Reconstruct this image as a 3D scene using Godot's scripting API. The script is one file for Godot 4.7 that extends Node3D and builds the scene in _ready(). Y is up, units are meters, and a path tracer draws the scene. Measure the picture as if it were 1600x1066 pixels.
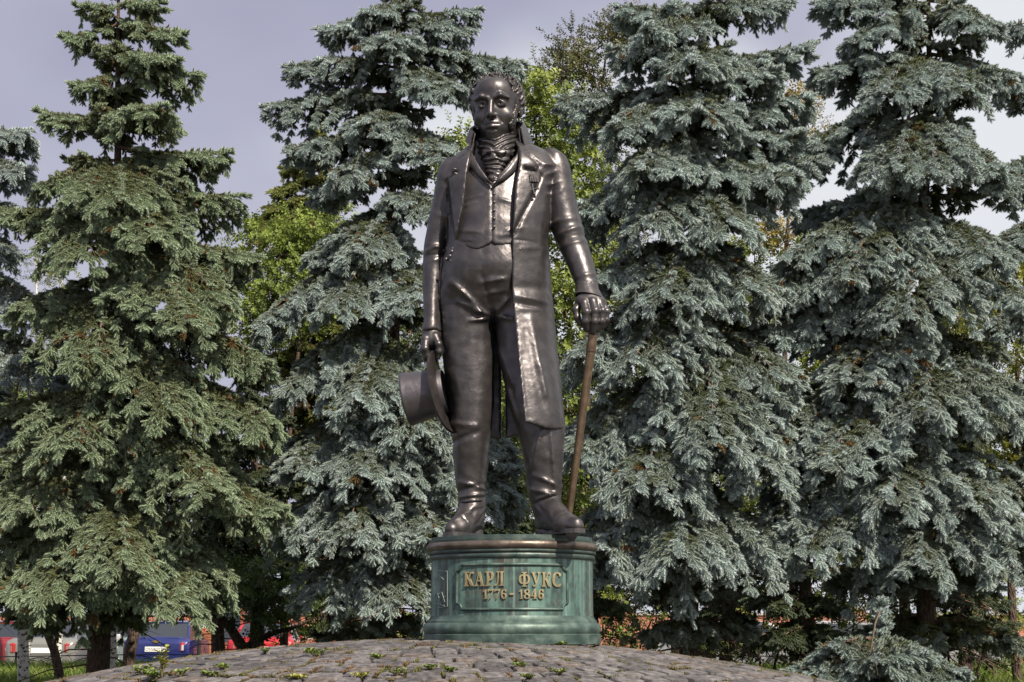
extends Node3D
# A bronze statue on a verdigris drum, on a cobbled mound, in front of blue spruces; cars and a brick wall behind.

const EYE := Vector3(0.0, 1.5, 8.0)
const TILT := 10.55            # degrees the camera looks up
const FOCAL := 2400.0          # lens in units of a 1600-wide frame
var rng := RandomNumberGenerator.new()
var used := {}
var n_fine := FastNoiseLite.new()
var n_fold := FastNoiseLite.new()
var M := {}

# ------------------------------------------------------------------ helpers
func at(px: float, py: float, z: float) -> Vector3:      # the point of the plane of depth z seen under a survey angle
	var a := deg_to_rad(TILT)
	var fx := (px - 800.0) / FOCAL
	var fy := (533.0 - py) / FOCAL
	var d := Vector3(fx, sin(a) + fy * cos(a), -cos(a) + fy * sin(a))
	return EYE + d * ((z - EYE.z) / d.z)

func numbered(called: String) -> String:
	var n: int = used.get(called, -1) + 1
	used[called] = n
	return called if n == 0 else "%s_%03d" % [called, n]

func tag(o: Node, label := "", category := "", group := "", kind := "") -> void:
	if label: o.set_meta("label", label)
	if category: o.set_meta("category", category)
	if group: o.set_meta("group", group)
	if kind: o.set_meta("kind", kind)

func thing(called: String, label: String, category: String, where := Vector3.ZERO, turn := 0.0, group := "") -> Node3D:
	var o := Node3D.new()
	o.name = numbered(called)
	add_child(o)
	o.position = where
	o.rotation.y = turn
	tag(o, label, category, group)
	return o

func part(called: String, m: Mesh, mt: Material, parent: Node, xf := Transform3D()) -> MeshInstance3D:
	var o := MeshInstance3D.new()
	o.mesh = m
	o.material_override = mt
	o.transform = xf
	if parent == self:
		o.name = numbered(called)
	else:
		var key := str(parent.get_instance_id()) + called
		var c: int = used.get(key, -1) + 1
		used[key] = c
		o.name = called if c == 0 else "%s_%03d" % [called, c]
	parent.add_child(o, true)
	return o

func lin(r: float, g: float, b: float) -> Color:
	return Color(r, g, b).linear_to_srgb()

func mat(c: Color, rough := 0.8, metal := 0.0) -> StandardMaterial3D:
	var m := StandardMaterial3D.new()
	m.albedo_color = c
	m.roughness = rough
	m.metallic = metal
	return m

func noise(freq: float, oct := 4, sd := 1, kind := FastNoiseLite.TYPE_SIMPLEX_SMOOTH) -> FastNoiseLite:
	var n := FastNoiseLite.new()
	n.noise_type = kind
	n.frequency = freq
	n.fractal_octaves = oct
	n.seed = sd
	return n

func ramp(stops: Array) -> Gradient:
	var g := Gradient.new()
	var o := PackedFloat32Array()
	var c := PackedColorArray()
	for s in stops:
		o.append(s[0]); c.append(s[1])
	g.offsets = o
	g.colors = c
	return g

func noise_tex(freq: float, oct: int, sd: int, stops: Array, size := 512, normal := false, strength := 4.0) -> NoiseTexture2D:
	var t := NoiseTexture2D.new()
	t.width = size; t.height = size
	t.seamless = true
	t.noise = noise(freq, oct, sd)
	if stops: t.color_ramp = ramp(stops)
	if normal:
		t.as_normal_map = true
		t.bump_strength = strength
	return t

func tri(m: StandardMaterial3D, s: float, world := false) -> StandardMaterial3D:
	m.uv1_triplanar = true
	m.uv1_world_triplanar = world
	m.uv1_scale = Vector3(s, s, s)
	return m

class Builder:      # collects triangles and quads of one mesh
	var v := PackedVector3Array()
	var n := PackedVector3Array()
	var uv := PackedVector2Array()
	var c := PackedColorArray()
	var i := PackedInt32Array()
	func vert(p: Vector3, nn: Vector3, t := Vector2.ZERO, col := Color.WHITE) -> int:
		v.append(p); n.append(nn); uv.append(t); c.append(col)
		return v.size() - 1
	func tri3(a: Vector3, b: Vector3, d: Vector3, col := Color.WHITE) -> void:      # a, b, d anticlockwise seen from outside
		var nn := (b - a).cross(d - a).normalized()
		var k := v.size()
		vert(a, nn, Vector2.ZERO, col); vert(b, nn, Vector2(1, 0), col); vert(d, nn, Vector2(0, 1), col)
		i.append_array([k, k + 2, k + 1])
	func quad(a: Vector3, b: Vector3, d: Vector3, e: Vector3, col := Color.WHITE) -> void:   # anticlockwise
		var nn := (d - a).cross(e - b).normalized()
		var k := v.size()
		vert(a, nn, Vector2(0, 0), col); vert(b, nn, Vector2(1, 0), col); vert(d, nn, Vector2(1, 1), col); vert(e, nn, Vector2(0, 1), col)
		i.append_array([k, k + 2, k + 1, k, k + 3, k + 2])
	func box(lo: Vector3, hi: Vector3, xf := Transform3D(), col := Color.WHITE, bev := 0.0) -> void:
		if bev > 0.0:
			bevel_box(lo, hi, xf, col, bev)
			return
		var p := []
		for k in 8:
			p.append(xf * Vector3(hi.x if k & 1 else lo.x, hi.y if k & 2 else lo.y, hi.z if k & 4 else lo.z))
		quad(p[4], p[5], p[7], p[6], col); quad(p[1], p[0], p[2], p[3], col); quad(p[5], p[1], p[3], p[7], col)
		quad(p[0], p[4], p[6], p[2], col); quad(p[6], p[7], p[3], p[2], col); quad(p[0], p[1], p[5], p[4], col)
	func bevel_box(lo: Vector3, hi: Vector3, xf: Transform3D, col: Color, b: float) -> void:
		# rings of a box whose vertical and top edges are chamfered
		var pr := func(l: Vector3, h: Vector3, y: float, e: float) -> Array:
			return [xf * Vector3(l.x + e, y, h.z), xf * Vector3(h.x - e, y, h.z), xf * Vector3(h.x, y, h.z - e), xf * Vector3(h.x, y, l.z + e), xf * Vector3(h.x - e, y, l.z), xf * Vector3(l.x + e, y, l.z), xf * Vector3(l.x, y, l.z + e), xf * Vector3(l.x, y, h.z - e)]
		var s := Vector3(b, 0, b)
		var rings := [pr.call(lo, hi, lo.y, b), pr.call(lo, hi, hi.y - b, b), pr.call(lo + s, hi - s, hi.y, b)]
		for r in 2:
			for k in 8:
				var k2 := (k + 1) % 8
				quad(rings[r][k], rings[r][k2], rings[r + 1][k2], rings[r + 1][k], col)
		var t: Array = rings[2]
		for k in 6:
			tri3(t[0], t[k + 1], t[k + 2], col)
	func tube(pts: Array, rad: Array, sides := 6, col := Color.WHITE, caps := true, flat := 1.0) -> void:   # pts: Vector3, rad: float
		var base := v.size()
		var m := pts.size()
		var up := Vector3(0.13, 0.9, 0.41).normalized()
		var run := 0.0
		for k in m:
			var d: Vector3 = (pts[mini(k + 1, m - 1)] - pts[maxi(k - 1, 0)]).normalized()
			if absf(d.dot(up)) > 0.95: up = Vector3(0.97, 0.1, 0.2).normalized()
			var sx := d.cross(up).normalized()
			var sy := sx.cross(d).normalized()
			up = sy
			if k > 0: run += (pts[k] - pts[k - 1]).length()
			for s in sides + 1:
				var a := TAU * s / sides
				var o: Vector3 = sx * cos(a) + sy * sin(a) * flat
				vert(pts[k] + o * rad[k], o.normalized(), Vector2(float(s) / sides, run), col)
		for k in m - 1:
			for s in sides:
				var a0 := base + k * (sides + 1) + s
				var b0 := a0 + sides + 1
				i.append_array([a0, a0 + 1, b0, a0 + 1, b0 + 1, b0])
		if caps:
			for e in [0, m - 1]:
				var d: Vector3 = (pts[0] - pts[1]).normalized() if e == 0 else (pts[m - 1] - pts[m - 2]).normalized()
				var ce := vert(pts[e], d, Vector2.ZERO, col)
				var b1 := v.size()
				for s in sides + 1: vert(v[base + e * (sides + 1) + s], d, Vector2.ZERO, col)
				for s in sides:
					if e == 0: i.append_array([ce, b1 + s + 1, b1 + s])
					else: i.append_array([ce, b1 + s, b1 + s + 1])
	func grid(pts: Array, cols: int, closed := false, col := Color.WHITE) -> void:   # rows of points, smooth normals, anticlockwise when rows go up and columns right
		var base := v.size()
		var rows := pts.size() / cols
		for r in rows:
			for q in cols:
				var l: Vector3 = pts[r * cols + (q - 1 if q > 0 else (cols - 2 if closed else 0))]
				var g: Vector3 = pts[r * cols + (q + 1 if q < cols - 1 else (1 if closed else cols - 1))]
				var dn: Vector3 = pts[maxi(r - 1, 0) * cols + q]
				var u: Vector3 = pts[mini(r + 1, rows - 1) * cols + q]
				var nn := (g - l).cross(u - dn)
				vert(pts[r * cols + q], nn.normalized() if nn.length() > 1e-12 else Vector3.UP, Vector2(float(q) / (cols - 1), float(r) / maxi(rows - 1, 1)), col)
		for r in rows - 1:
			for q in cols - 1:
				var a := base + r * cols + q
				i.append_array([a, a + cols + 1, a + 1, a, a + cols, a + cols + 1])
	func sheet(pts: Array, cols: int, thick: float) -> void:     # a sheet of that thickness behind the given face, with closed rims
		var rows := pts.size() / cols
		var s := v.size()
		grid(pts, cols)
		var back := []
		for k in pts.size(): back.append(pts[k] - n[s + k] * thick)
		for r in rows:
			var row := back.slice(r * cols, r * cols + cols)
			row.reverse()
			for q in cols: back[r * cols + q] = row[q]
		grid(back, cols)
		for r in rows - 1:
			quad(pts[r * cols], pts[(r + 1) * cols], back[(r + 1) * cols + cols - 1], back[r * cols + cols - 1])
			quad(pts[(r + 1) * cols + cols - 1], pts[r * cols + cols - 1], back[r * cols], back[(r + 1) * cols])
		for q in cols - 1:
			quad(pts[q + 1], pts[q], back[cols - 1 - q], back[cols - 2 - q])
			var t := (rows - 1) * cols
			quad(pts[t + q], pts[t + q + 1], back[t + cols - 2 - q], back[t + cols - 1 - q])
	func lathe(prof: Array, sides := 48, sharp := true, oval := 1.0) -> void:    # prof: Vector2(radius, height) from bottom to top
		var run := 0.0
		for k in prof.size() - 1:
			var p0: Vector2 = prof[k]
			var p1: Vector2 = prof[k + 1]
			var t0 := (p1 - p0).normalized()
			var n0 := Vector2(t0.y, -t0.x)
			var na := n0
			var nb := n0
			if not sharp:
				if k > 0:
					var t1: Vector2 = (p1 - prof[k - 1]).normalized()
					na = Vector2(t1.y, -t1.x)
				if k < prof.size() - 2:
					var t2: Vector2 = (prof[k + 2] - p0).normalized()
					nb = Vector2(t2.y, -t2.x)
			var base := v.size()
			var len := (p1 - p0).length()
			for s in sides + 1:
				var a := TAU * s / sides
				var cs := Vector3(sin(a), 0, cos(a) * oval)
				vert(Vector3(cs.x * p0.x, p0.y, cs.z * p0.x), Vector3(cs.x * na.x, na.y, cs.z * na.x), Vector2(float(s) / sides, run))
				vert(Vector3(cs.x * p1.x, p1.y, cs.z * p1.x), Vector3(cs.x * nb.x, nb.y, cs.z * nb.x), Vector2(float(s) / sides, run + len))
			run += len
			for s in sides:
				var a0 := base + s * 2
				i.append_array([a0, a0 + 1, a0 + 2, a0 + 2, a0 + 1, a0 + 3])
	func mesh() -> ArrayMesh:
		var a := []
		a.resize(Mesh.ARRAY_MAX)
		a[Mesh.ARRAY_VERTEX] = v
		a[Mesh.ARRAY_NORMAL] = n
		a[Mesh.ARRAY_TEX_UV] = uv
		a[Mesh.ARRAY_COLOR] = c
		a[Mesh.ARRAY_INDEX] = i
		var m := ArrayMesh.new()
		m.add_surface_from_arrays(Mesh.PRIMITIVE_TRIANGLES, a)
		return m

# ------------------------------------------------------------------ fields: smooth unions of shapes, meshed as surface nets
class Shape:
	var lo := Vector3.ZERO
	var hi := Vector3.ZERO
	var k := 0.02          # smoothness of its join
	var cut := false       # takes away instead of adding
	func d(_p: Vector3) -> float:
		return 1.0

class Cone extends Shape:
	var a: Vector3
	var ab: Vector3
	var ra: float
	var rb: float
	var il: float
	func _init(a_: Vector3, b_: Vector3, ra_: float, rb_: float, k_ := 0.02, cut_ := false) -> void:
		a = a_; ab = b_ - a_; ra = ra_; rb = rb_; k = k_; cut = cut_
		il = 1.0 / maxf(ab.length_squared(), 1e-9)
		var r := Vector3.ONE * maxf(ra, rb)
		lo = a_.min(b_) - r
		hi = a_.max(b_) + r
	func d(p: Vector3) -> float:
		var q := p - a
		var t := clampf(q.dot(ab) * il, 0.0, 1.0)
		return (q - ab * t).length() - ra - (rb - ra) * t

class Egg extends Shape:
	var o: Vector3
	var ir: Vector3
	var mr: float
	var turn: Basis
	var turned := false
	func _init(o_: Vector3, r_: Vector3, k_ := 0.02, cut_ := false, turn_ := Basis()) -> void:
		o = o_; k = k_; cut = cut_
		ir = Vector3.ONE / r_
		turn = turn_.transposed()
		turned = not turn_.is_equal_approx(Basis())
		var r := r_ if not turned else Vector3.ONE * maxf(r_.x, maxf(r_.y, r_.z))
		lo = o_ - r
		hi = o_ + r
	func d(p: Vector3) -> float:
		var q := p - o
		if turned: q = turn * q
		var e := q * ir
		var k0 := e.length()
		var k1 := (e * ir).length()
		if k1 < 1e-6: return -1.0 / maxf(ir.x, maxf(ir.y, ir.z))
		return k0 * (k0 - 1.0) / k1

class Loft extends Shape:       # stacked rounded sections along y: rows of [y, x centre, z centre, x radius, z radius]
	var y0: float
	var y1: float
	var st: float
	var cx := PackedFloat32Array()
	var cz := PackedFloat32Array()
	var rx := PackedFloat32Array()
	var rz := PackedFloat32Array()
	var sq := 1.0                # over 1: squarer sections
	func _init(rows: Array, k_ := 0.02, grow := 0.0, cut_ := false) -> void:
		k = k_; cut = cut_
		rows = rows.duplicate()
		if rows[0][0] > rows[-1][0]: rows.reverse()
		y0 = rows[0][0]; y1 = rows[-1][0]
		var n := maxi(8, int((y1 - y0) / 0.006))
		st = (y1 - y0) / n
		var j := 0
		var m := Vector3.ZERO
		lo = Vector3(99, y0, 99); hi = Vector3(-99, y1, -99)
		for q in n + 1:
			var y := y0 + st * q
			while j < rows.size() - 2 and y > rows[j + 1][0]: j += 1
			var t: float = (y - rows[j][0]) / maxf(rows[j + 1][0] - rows[j][0], 1e-6)
			var val := []
			for c in [1, 2, 3, 4]:
				val.append(cubic_interpolate(rows[j][c], rows[j + 1][c], rows[maxi(j - 1, 0)][c], rows[mini(j + 2, rows.size() - 1)][c], t))
			cx.append(val[0]); cz.append(val[1]); rx.append(val[2] + grow); rz.append(val[3] + grow)
			lo.x = minf(lo.x, val[0] - val[2] - grow); hi.x = maxf(hi.x, val[0] + val[2] + grow)
			lo.z = minf(lo.z, val[1] - val[3] - grow); hi.z = maxf(hi.z, val[1] + val[3] + grow)
	func d(p: Vector3) -> float:
		var f := (p.y - y0) / st
		var q := clampi(int(f), 0, cx.size() - 2)
		var t := clampf(f - q, 0.0, 1.0)
		var ax := lerpf(rx[q], rx[q + 1], t)
		var az := lerpf(rz[q], rz[q + 1], t)
		var ex := (p.x - lerpf(cx[q], cx[q + 1], t)) / ax
		var ez := (p.z - lerpf(cz[q], cz[q + 1], t)) / az
		var k0: float
		if sq > 1.0:
			k0 = pow(pow(absf(ex), 2.0 * sq) + pow(absf(ez), 2.0 * sq), 0.5 / sq)
			k0 = (k0 - 1.0) * minf(ax, az)
		else:
			k0 = sqrt(ex * ex + ez * ez)
			var g := sqrt(ex * ex / (ax * ax) + ez * ez / (az * az))
			k0 = k0 * (k0 - 1.0) / g if g > 1e-5 else -minf(ax, az)
		var dy := maxf(y0 - p.y, p.y - y1)
		if dy > 0.0:
			return sqrt(dy * dy + maxf(k0, 0.0) * maxf(k0, 0.0))
		return maxf(k0, dy)

class Net:
	var shapes: Array[Shape] = []
	var after = null       # (p, d) -> d, for folds and cuts; may move the surface by at most slack
	var slack := 0.0
	func add(s: Shape) -> Net:
		shapes.append(s)
		return self
	func value(p: Vector3, some: Array[Shape]) -> float:
		var d := 9.0
		for s in some:
			var e := s.d(p)
			if s.cut:
				var h := maxf(s.k - absf(d + e), 0.0) / s.k
				d = maxf(d, -e) + h * h * s.k * 0.25
			else:
				var h := maxf(s.k - absf(d - e), 0.0) / s.k
				d = minf(d, e) - h * h * s.k * 0.25
		return d
	func mesh(cell: float, soften := 0) -> ArrayMesh:
		var lo := Vector3(99, 99, 99)
		var hi := -lo
		for s in shapes:
			if s.cut: continue
			lo = lo.min(s.lo); hi = hi.max(s.hi)
		lo -= Vector3.ONE * (cell * 3.0 + slack)
		hi += Vector3.ONE * (cell * 3.0 + slack)
		var B := 6
		var nb := Vector3i(((hi - lo) / (cell * B)).ceil())
		var nx := nb.x * B
		var ny := nb.y * B
		var nz := nb.z * B
		var sy := nx
		var sz := nx * ny
		var val := PackedFloat32Array()
		val.resize(nx * ny * nz)
		val.fill(1.0)
		var live: Array[Vector3i] = []
		var half := cell * B * 0.5
		var reach := half * 1.7321 * 1.15 + slack + cell
		for bz in nb.z:
			for by in nb.y:
				for bx in nb.x:
					var o := lo + Vector3(bx, by, bz) * (cell * B)
					var c := o + Vector3.ONE * (half - cell * 0.5)
					var some: Array[Shape] = []
					var any := false
					for s in shapes:
						var g := half + cell + s.k + slack
						if c.x > s.lo.x - g and c.x < s.hi.x + g and c.y > s.lo.y - g and c.y < s.hi.y + g and c.z > s.lo.z - g and c.z < s.hi.z + g:
							some.append(s)
							if not s.cut: any = true
					if not any: continue
					var dc := value(c, some)
					if dc > reach: continue
					var inside := dc < -reach and not after != null
					if not inside: live.append(Vector3i(bx, by, bz))
					for z in B:
						for y in B:
							var at := bx * B + (by * B + y) * sy + (bz * B + z) * sz
							for x in B:
								if inside:
									val[at + x] = -1.0
								else:
									var p := o + Vector3(x, y, z) * cell
									var d := value(p, some)
									if after != null and absf(d) < slack * 2.0 + cell * 2.0: d = after.call(p, d)
									elif after != null and d < 0.0: d = after.call(p, d)
									val[at + x] = d
		var ids := {}
		var b := Builder.new()
		var off := [0, 1, sy, sy + 1, sz, sz + 1, sz + sy, sz + sy + 1]
		var edges := [[0, 1], [2, 3], [4, 5], [6, 7], [0, 2], [1, 3], [4, 6], [5, 7], [0, 4], [1, 5], [2, 6], [3, 7]]
		var corner := []
		for k in 8: corner.append(Vector3(k & 1, (k >> 1) & 1, k >> 2))
		var w := PackedFloat32Array()
		w.resize(8)
		var seen_cell := {}
		for bl in live:
			for z in range(bl.z * B - 1, bl.z * B + B):
				if z < 0 or z >= nz - 1: continue
				for y in range(bl.y * B - 1, bl.y * B + B):
					if y < 0 or y >= ny - 1: continue
					for x in range(bl.x * B - 1, bl.x * B + B):
						if x < 0 or x >= nx - 1: continue
						var at := x + y * sy + z * sz
						var mask := 0
						for k in 8:
							if val[at + off[k]] < 0.0: mask |= 1 << k
						if mask == 0 or mask == 255 or ids.has(at): continue
						for k in 8: w[k] = val[at + off[k]]
						var sum := Vector3.ZERO
						var cnt := 0
						for e in edges:
							var a: float = w[e[0]]
							var c: float = w[e[1]]
							if (a < 0.0) != (c < 0.0):
								sum += corner[e[0]].lerp(corner[e[1]], a / (a - c))
								cnt += 1
						var g := Vector3(w[1] + w[3] + w[5] + w[7] - w[0] - w[2] - w[4] - w[6], w[2] + w[3] + w[6] + w[7] - w[0] - w[1] - w[4] - w[5], w[4] + w[5] + w[6] + w[7] - w[0] - w[1] - w[2] - w[3])
						ids[at] = b.vert(lo + (Vector3(x, y, z) + sum / cnt) * cell, g.normalized())
		for at in ids:
			var v0: float = val[at]
			for ax in 3:
				var st: int = [1, sy, sz][ax]
				var s1: int = [sy, sz, 1][ax]
				var s2: int = [sz, 1, sy][ax]
				var v1: float = val[at + st]
				if (v0 < 0.0) == (v1 < 0.0): continue
				var i1 = ids.get(at - s1)
				var i2 = ids.get(at - s2)
				var i3 = ids.get(at - s1 - s2)
				if i1 == null or i2 == null or i3 == null: continue
				var i0: int = ids[at]
				if v0 < 0.0: b.i.append_array([i0, i3, i1, i0, i2, i3])
				else: b.i.append_array([i0, i1, i3, i0, i3, i2])
		for pass_no in soften: soft(b)
		return b.mesh()
	func soft(b: Builder) -> void:      # evens out the steps of the grid
		var sum := PackedVector3Array()
		var cnt := PackedInt32Array()
		sum.resize(b.v.size()); cnt.resize(b.v.size())
		for t in b.i.size() / 3:
			var x := b.i[t * 3]
			var y := b.i[t * 3 + 1]
			var z := b.i[t * 3 + 2]
			sum[x] += b.v[y] + b.v[z]; sum[y] += b.v[x] + b.v[z]; sum[z] += b.v[x] + b.v[y]
			cnt[x] += 2; cnt[y] += 2; cnt[z] += 2
		for k in b.v.size():
			if cnt[k]: b.v[k] = b.v[k].lerp(sum[k] / cnt[k], 0.6)
		sum.fill(Vector3.ZERO)
		for t in b.i.size() / 3:
			var x := b.i[t * 3]
			var y := b.i[t * 3 + 1]
			var z := b.i[t * 3 + 2]
			var nn := (b.v[z] - b.v[x]).cross(b.v[y] - b.v[x])
			sum[x] += nn; sum[y] += nn; sum[z] += nn
		for k in b.v.size(): b.n[k] = sum[k].normalized()

func setup_view() -> void:
	var cam := Camera3D.new()
	cam.name = "camera"
	add_child(cam)
	cam.position = EYE
	cam.rotation_degrees = Vector3(TILT, 0, 0)
	cam.fov = rad_to_deg(2.0 * atan(533.0 / FOCAL))
	cam.near = 0.1
	cam.far = 600.0
	cam.current = true
	var env := Environment.new()
	env.background_mode = Environment.BG_SKY
	var sky := Sky.new()
	var pm := PanoramaSkyMaterial.new()
	pm.panorama = sky_picture()
	sky.sky_material = pm
	env.sky = sky
	env.background_energy_multiplier = 0.68
	env.tonemap_mode = Environment.TONE_MAPPER_LINEAR
	env.tonemap_exposure = 1.6
	env.sdfgi_enabled = true
	env.ssao_enabled = true
	env.ssil_enabled = true
	var we := WorldEnvironment.new()
	we.name = "world_environment"
	we.environment = env
	add_child(we)
	var sun := DirectionalLight3D.new()
	sun.name = "sun"
	add_child(sun)
	sun.light_energy = 1.6
	sun.light_color = Color(1.0, 0.955, 0.88)
	sun.light_angular_distance = 0.5
	sun.shadow_enabled = true
	sun.look_at_from_position(Vector3(0.52, 1.05, 0.86) * 20.0, Vector3.ZERO)

func sky_picture() -> ImageTexture:
	var w := 768
	var h := 384
	var big := noise(1.1, 5, 11)
	var small := noise(3.4, 5, 23)
	var bytes := PackedByteArray()
	bytes.resize(w * h * 3)
	for y in h:
		var el := PI * (0.5 - (y + 0.5) / h)
		for x in w:
			var az := TAU * ((x + 0.5) / w - 0.5)
			var d := Vector3(sin(az) * cos(el), sin(el), -cos(az) * cos(el))
			# a layer of cloud: features flatten towards the horizon
			var q := d / (0.35 + absf(d.y))
			var v := big.get_noise_3d(q.x, q.y * 0.8, q.z) * 0.7 + small.get_noise_3d(q.x, q.y * 0.8, q.z) * 0.4
			var t := clampf(0.52 + v * 1.3 + d.x * -2.8 - (d.y - 0.25) * 0.2, 0.0, 1.0)
			t = t * t * (3.0 - 2.0 * t)
			var c := Color(0.675, 0.68, 0.76).lerp(Color(0.87, 0.88, 0.9), t)
			c = c.lerp(Color(0.83, 0.835, 0.875) if v > 0.0 else Color(0.6, 0.605, 0.7), clampf(absf(v) * 1.5, 0.0, 0.6) * (1.0 - t))
			var lift := clampf(1.0 - el / 0.3, 0.0, 1.0) if el > 0.0 else 1.0
			c = c.lerp(Color(0.83, 0.84, 0.885), lift * 0.5)
			var at := (y * w + x) * 3
			bytes[at] = int(c.r * 255.0); bytes[at + 1] = int(c.g * 255.0); bytes[at + 2] = int(c.b * 255.0)
	return ImageTexture.create_from_image(Image.create_from_data(w, h, false, Image.FORMAT_RGB8, bytes))

func bronze(c0: Color, c1: Color, rough: float, sd: int, metal := 0.75) -> StandardMaterial3D:
	var m := mat(Color.WHITE, rough, metal)
	m.albedo_texture = noise_tex(0.012, 5, sd, [[0.25, c0], [0.5, c0.lerp(c1, 0.4)], [0.75, c1]], 512)
	m.roughness_texture = noise_tex(0.02, 5, sd + 3, [[0.2, Color(0.72, 0.72, 0.72)], [0.8, Color.WHITE]], 512)
	m.roughness_texture_channel = BaseMaterial3D.TEXTURE_CHANNEL_RED
	m.normal_enabled = true
	m.normal_texture = noise_tex(0.028, 5, sd + 7, [], 512, true, 3.0)
	m.normal_scale = 0.38
	return tri(m, 1.6)

func materials() -> void:
	n_fold = noise(2.2, 3, 4)
	n_fine = noise(9.0, 3, 9)
	M.bronze = bronze(lin(0.07, 0.064, 0.068), lin(0.11, 0.1, 0.102), 0.47, 1)
	M.bronze_dark = bronze(lin(0.056, 0.05, 0.05), lin(0.092, 0.081, 0.08), 0.5, 5)
	M.bronze_smooth = bronze(lin(0.1, 0.09, 0.1), lin(0.125, 0.112, 0.122), 0.46, 6)
	M.bronze_gold = bronze(lin(0.13, 0.087, 0.058), lin(0.2, 0.14, 0.095), 0.46, 8)
	M.scratch = mat(lin(0.24, 0.28, 0.27), 0.8)

func _ready() -> void:
	var t0 := Time.get_ticks_msec()
	setup_view()
	materials()
	foot = Vector3(0, at(797, 835, 0.4).y, 0)
	make_ground()
	make_mound()
	tree_materials()
	make_spruces()
	make_leafy()
	make_birches()
	make_street()
	make_pedestal()
	make_statue()
	make_weeds()
	make_grass()
	print("built in ", Time.get_ticks_msec() - t0)

# ------------------------------------------------------------------ the statue
var foot := Vector3.ZERO       # the statue's own origin: the middle of the drum's top

func sp(px: float, py: float, z: float) -> Vector3:
	return at(px, py, z) - foot

func rows(list: Array) -> Array:       # [survey y, left edge, right edge, depth of the middle, depth radius] to metres
	var o := []
	for r in list:
		var a := sp(r[1], r[0], r[3])
		var b := sp(r[2], r[0], r[3])
		o.append([a.y, (a.x + b.x) * 0.5, r[3], (b.x - a.x) * 0.5, r[4]])
	return o

func edge(list: Array) -> Curve2D:      # not smooth: [survey y, x] pairs to a line of (y, x) in metres
	var c := Curve2D.new()
	for r in list:
		var p := sp(r[1], r[0], 0.2)
		c.add_point(Vector2(p.y, p.x))
	return c

func line_at(list: Array, y: float) -> float:      # rows of [y, x] with y falling
	for k in list.size() - 1:
		if y >= list[k + 1][0] or k == list.size() - 2:
			var t := clampf((y - list[k][0]) / (list[k + 1][0] - list[k][0]), -0.5, 1.0)
			return lerpf(list[k][1], list[k + 1][1], t)
	return list[-1][1]

func to_line(list: Array, z := 0.2) -> Array:
	var o := []
	for r in list:
		var p := sp(r[1], r[0], z)
		o.append([p.y, p.x])
	return o

func poly(list: Array, z := 0.2) -> PackedVector2Array:
	var o := PackedVector2Array()
	for r in list:
		var p := sp(r[0], r[1], z)
		o.append(Vector2(p.x, p.y))
	return o

func in_poly(q: PackedVector2Array, x: float, y: float) -> float:   # signed distance, negative inside
	var best := 9.0
	var p := Vector2(x, y)
	for k in q.size():
		var c := Geometry2D.get_closest_point_to_segment(p, q[k], q[(k + 1) % q.size()])
		best = minf(best, c.distance_to(p))
	return -best if Geometry2D.is_point_in_polygon(p, q) else best

func crease(p: Vector3, a: Vector3, b: Vector3, w: float) -> float:     # 1 on the line a-b, falling to 0 at w
	var ab := b - a
	var t := clampf((p - a).dot(ab) / ab.length_squared(), 0.0, 1.0)
	var e := (p - a - ab * t).length() / w
	return exp(-e * e * 2.0) * (0.35 + 0.65 * sin(PI * (0.12 + 0.76 * t)))

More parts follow.
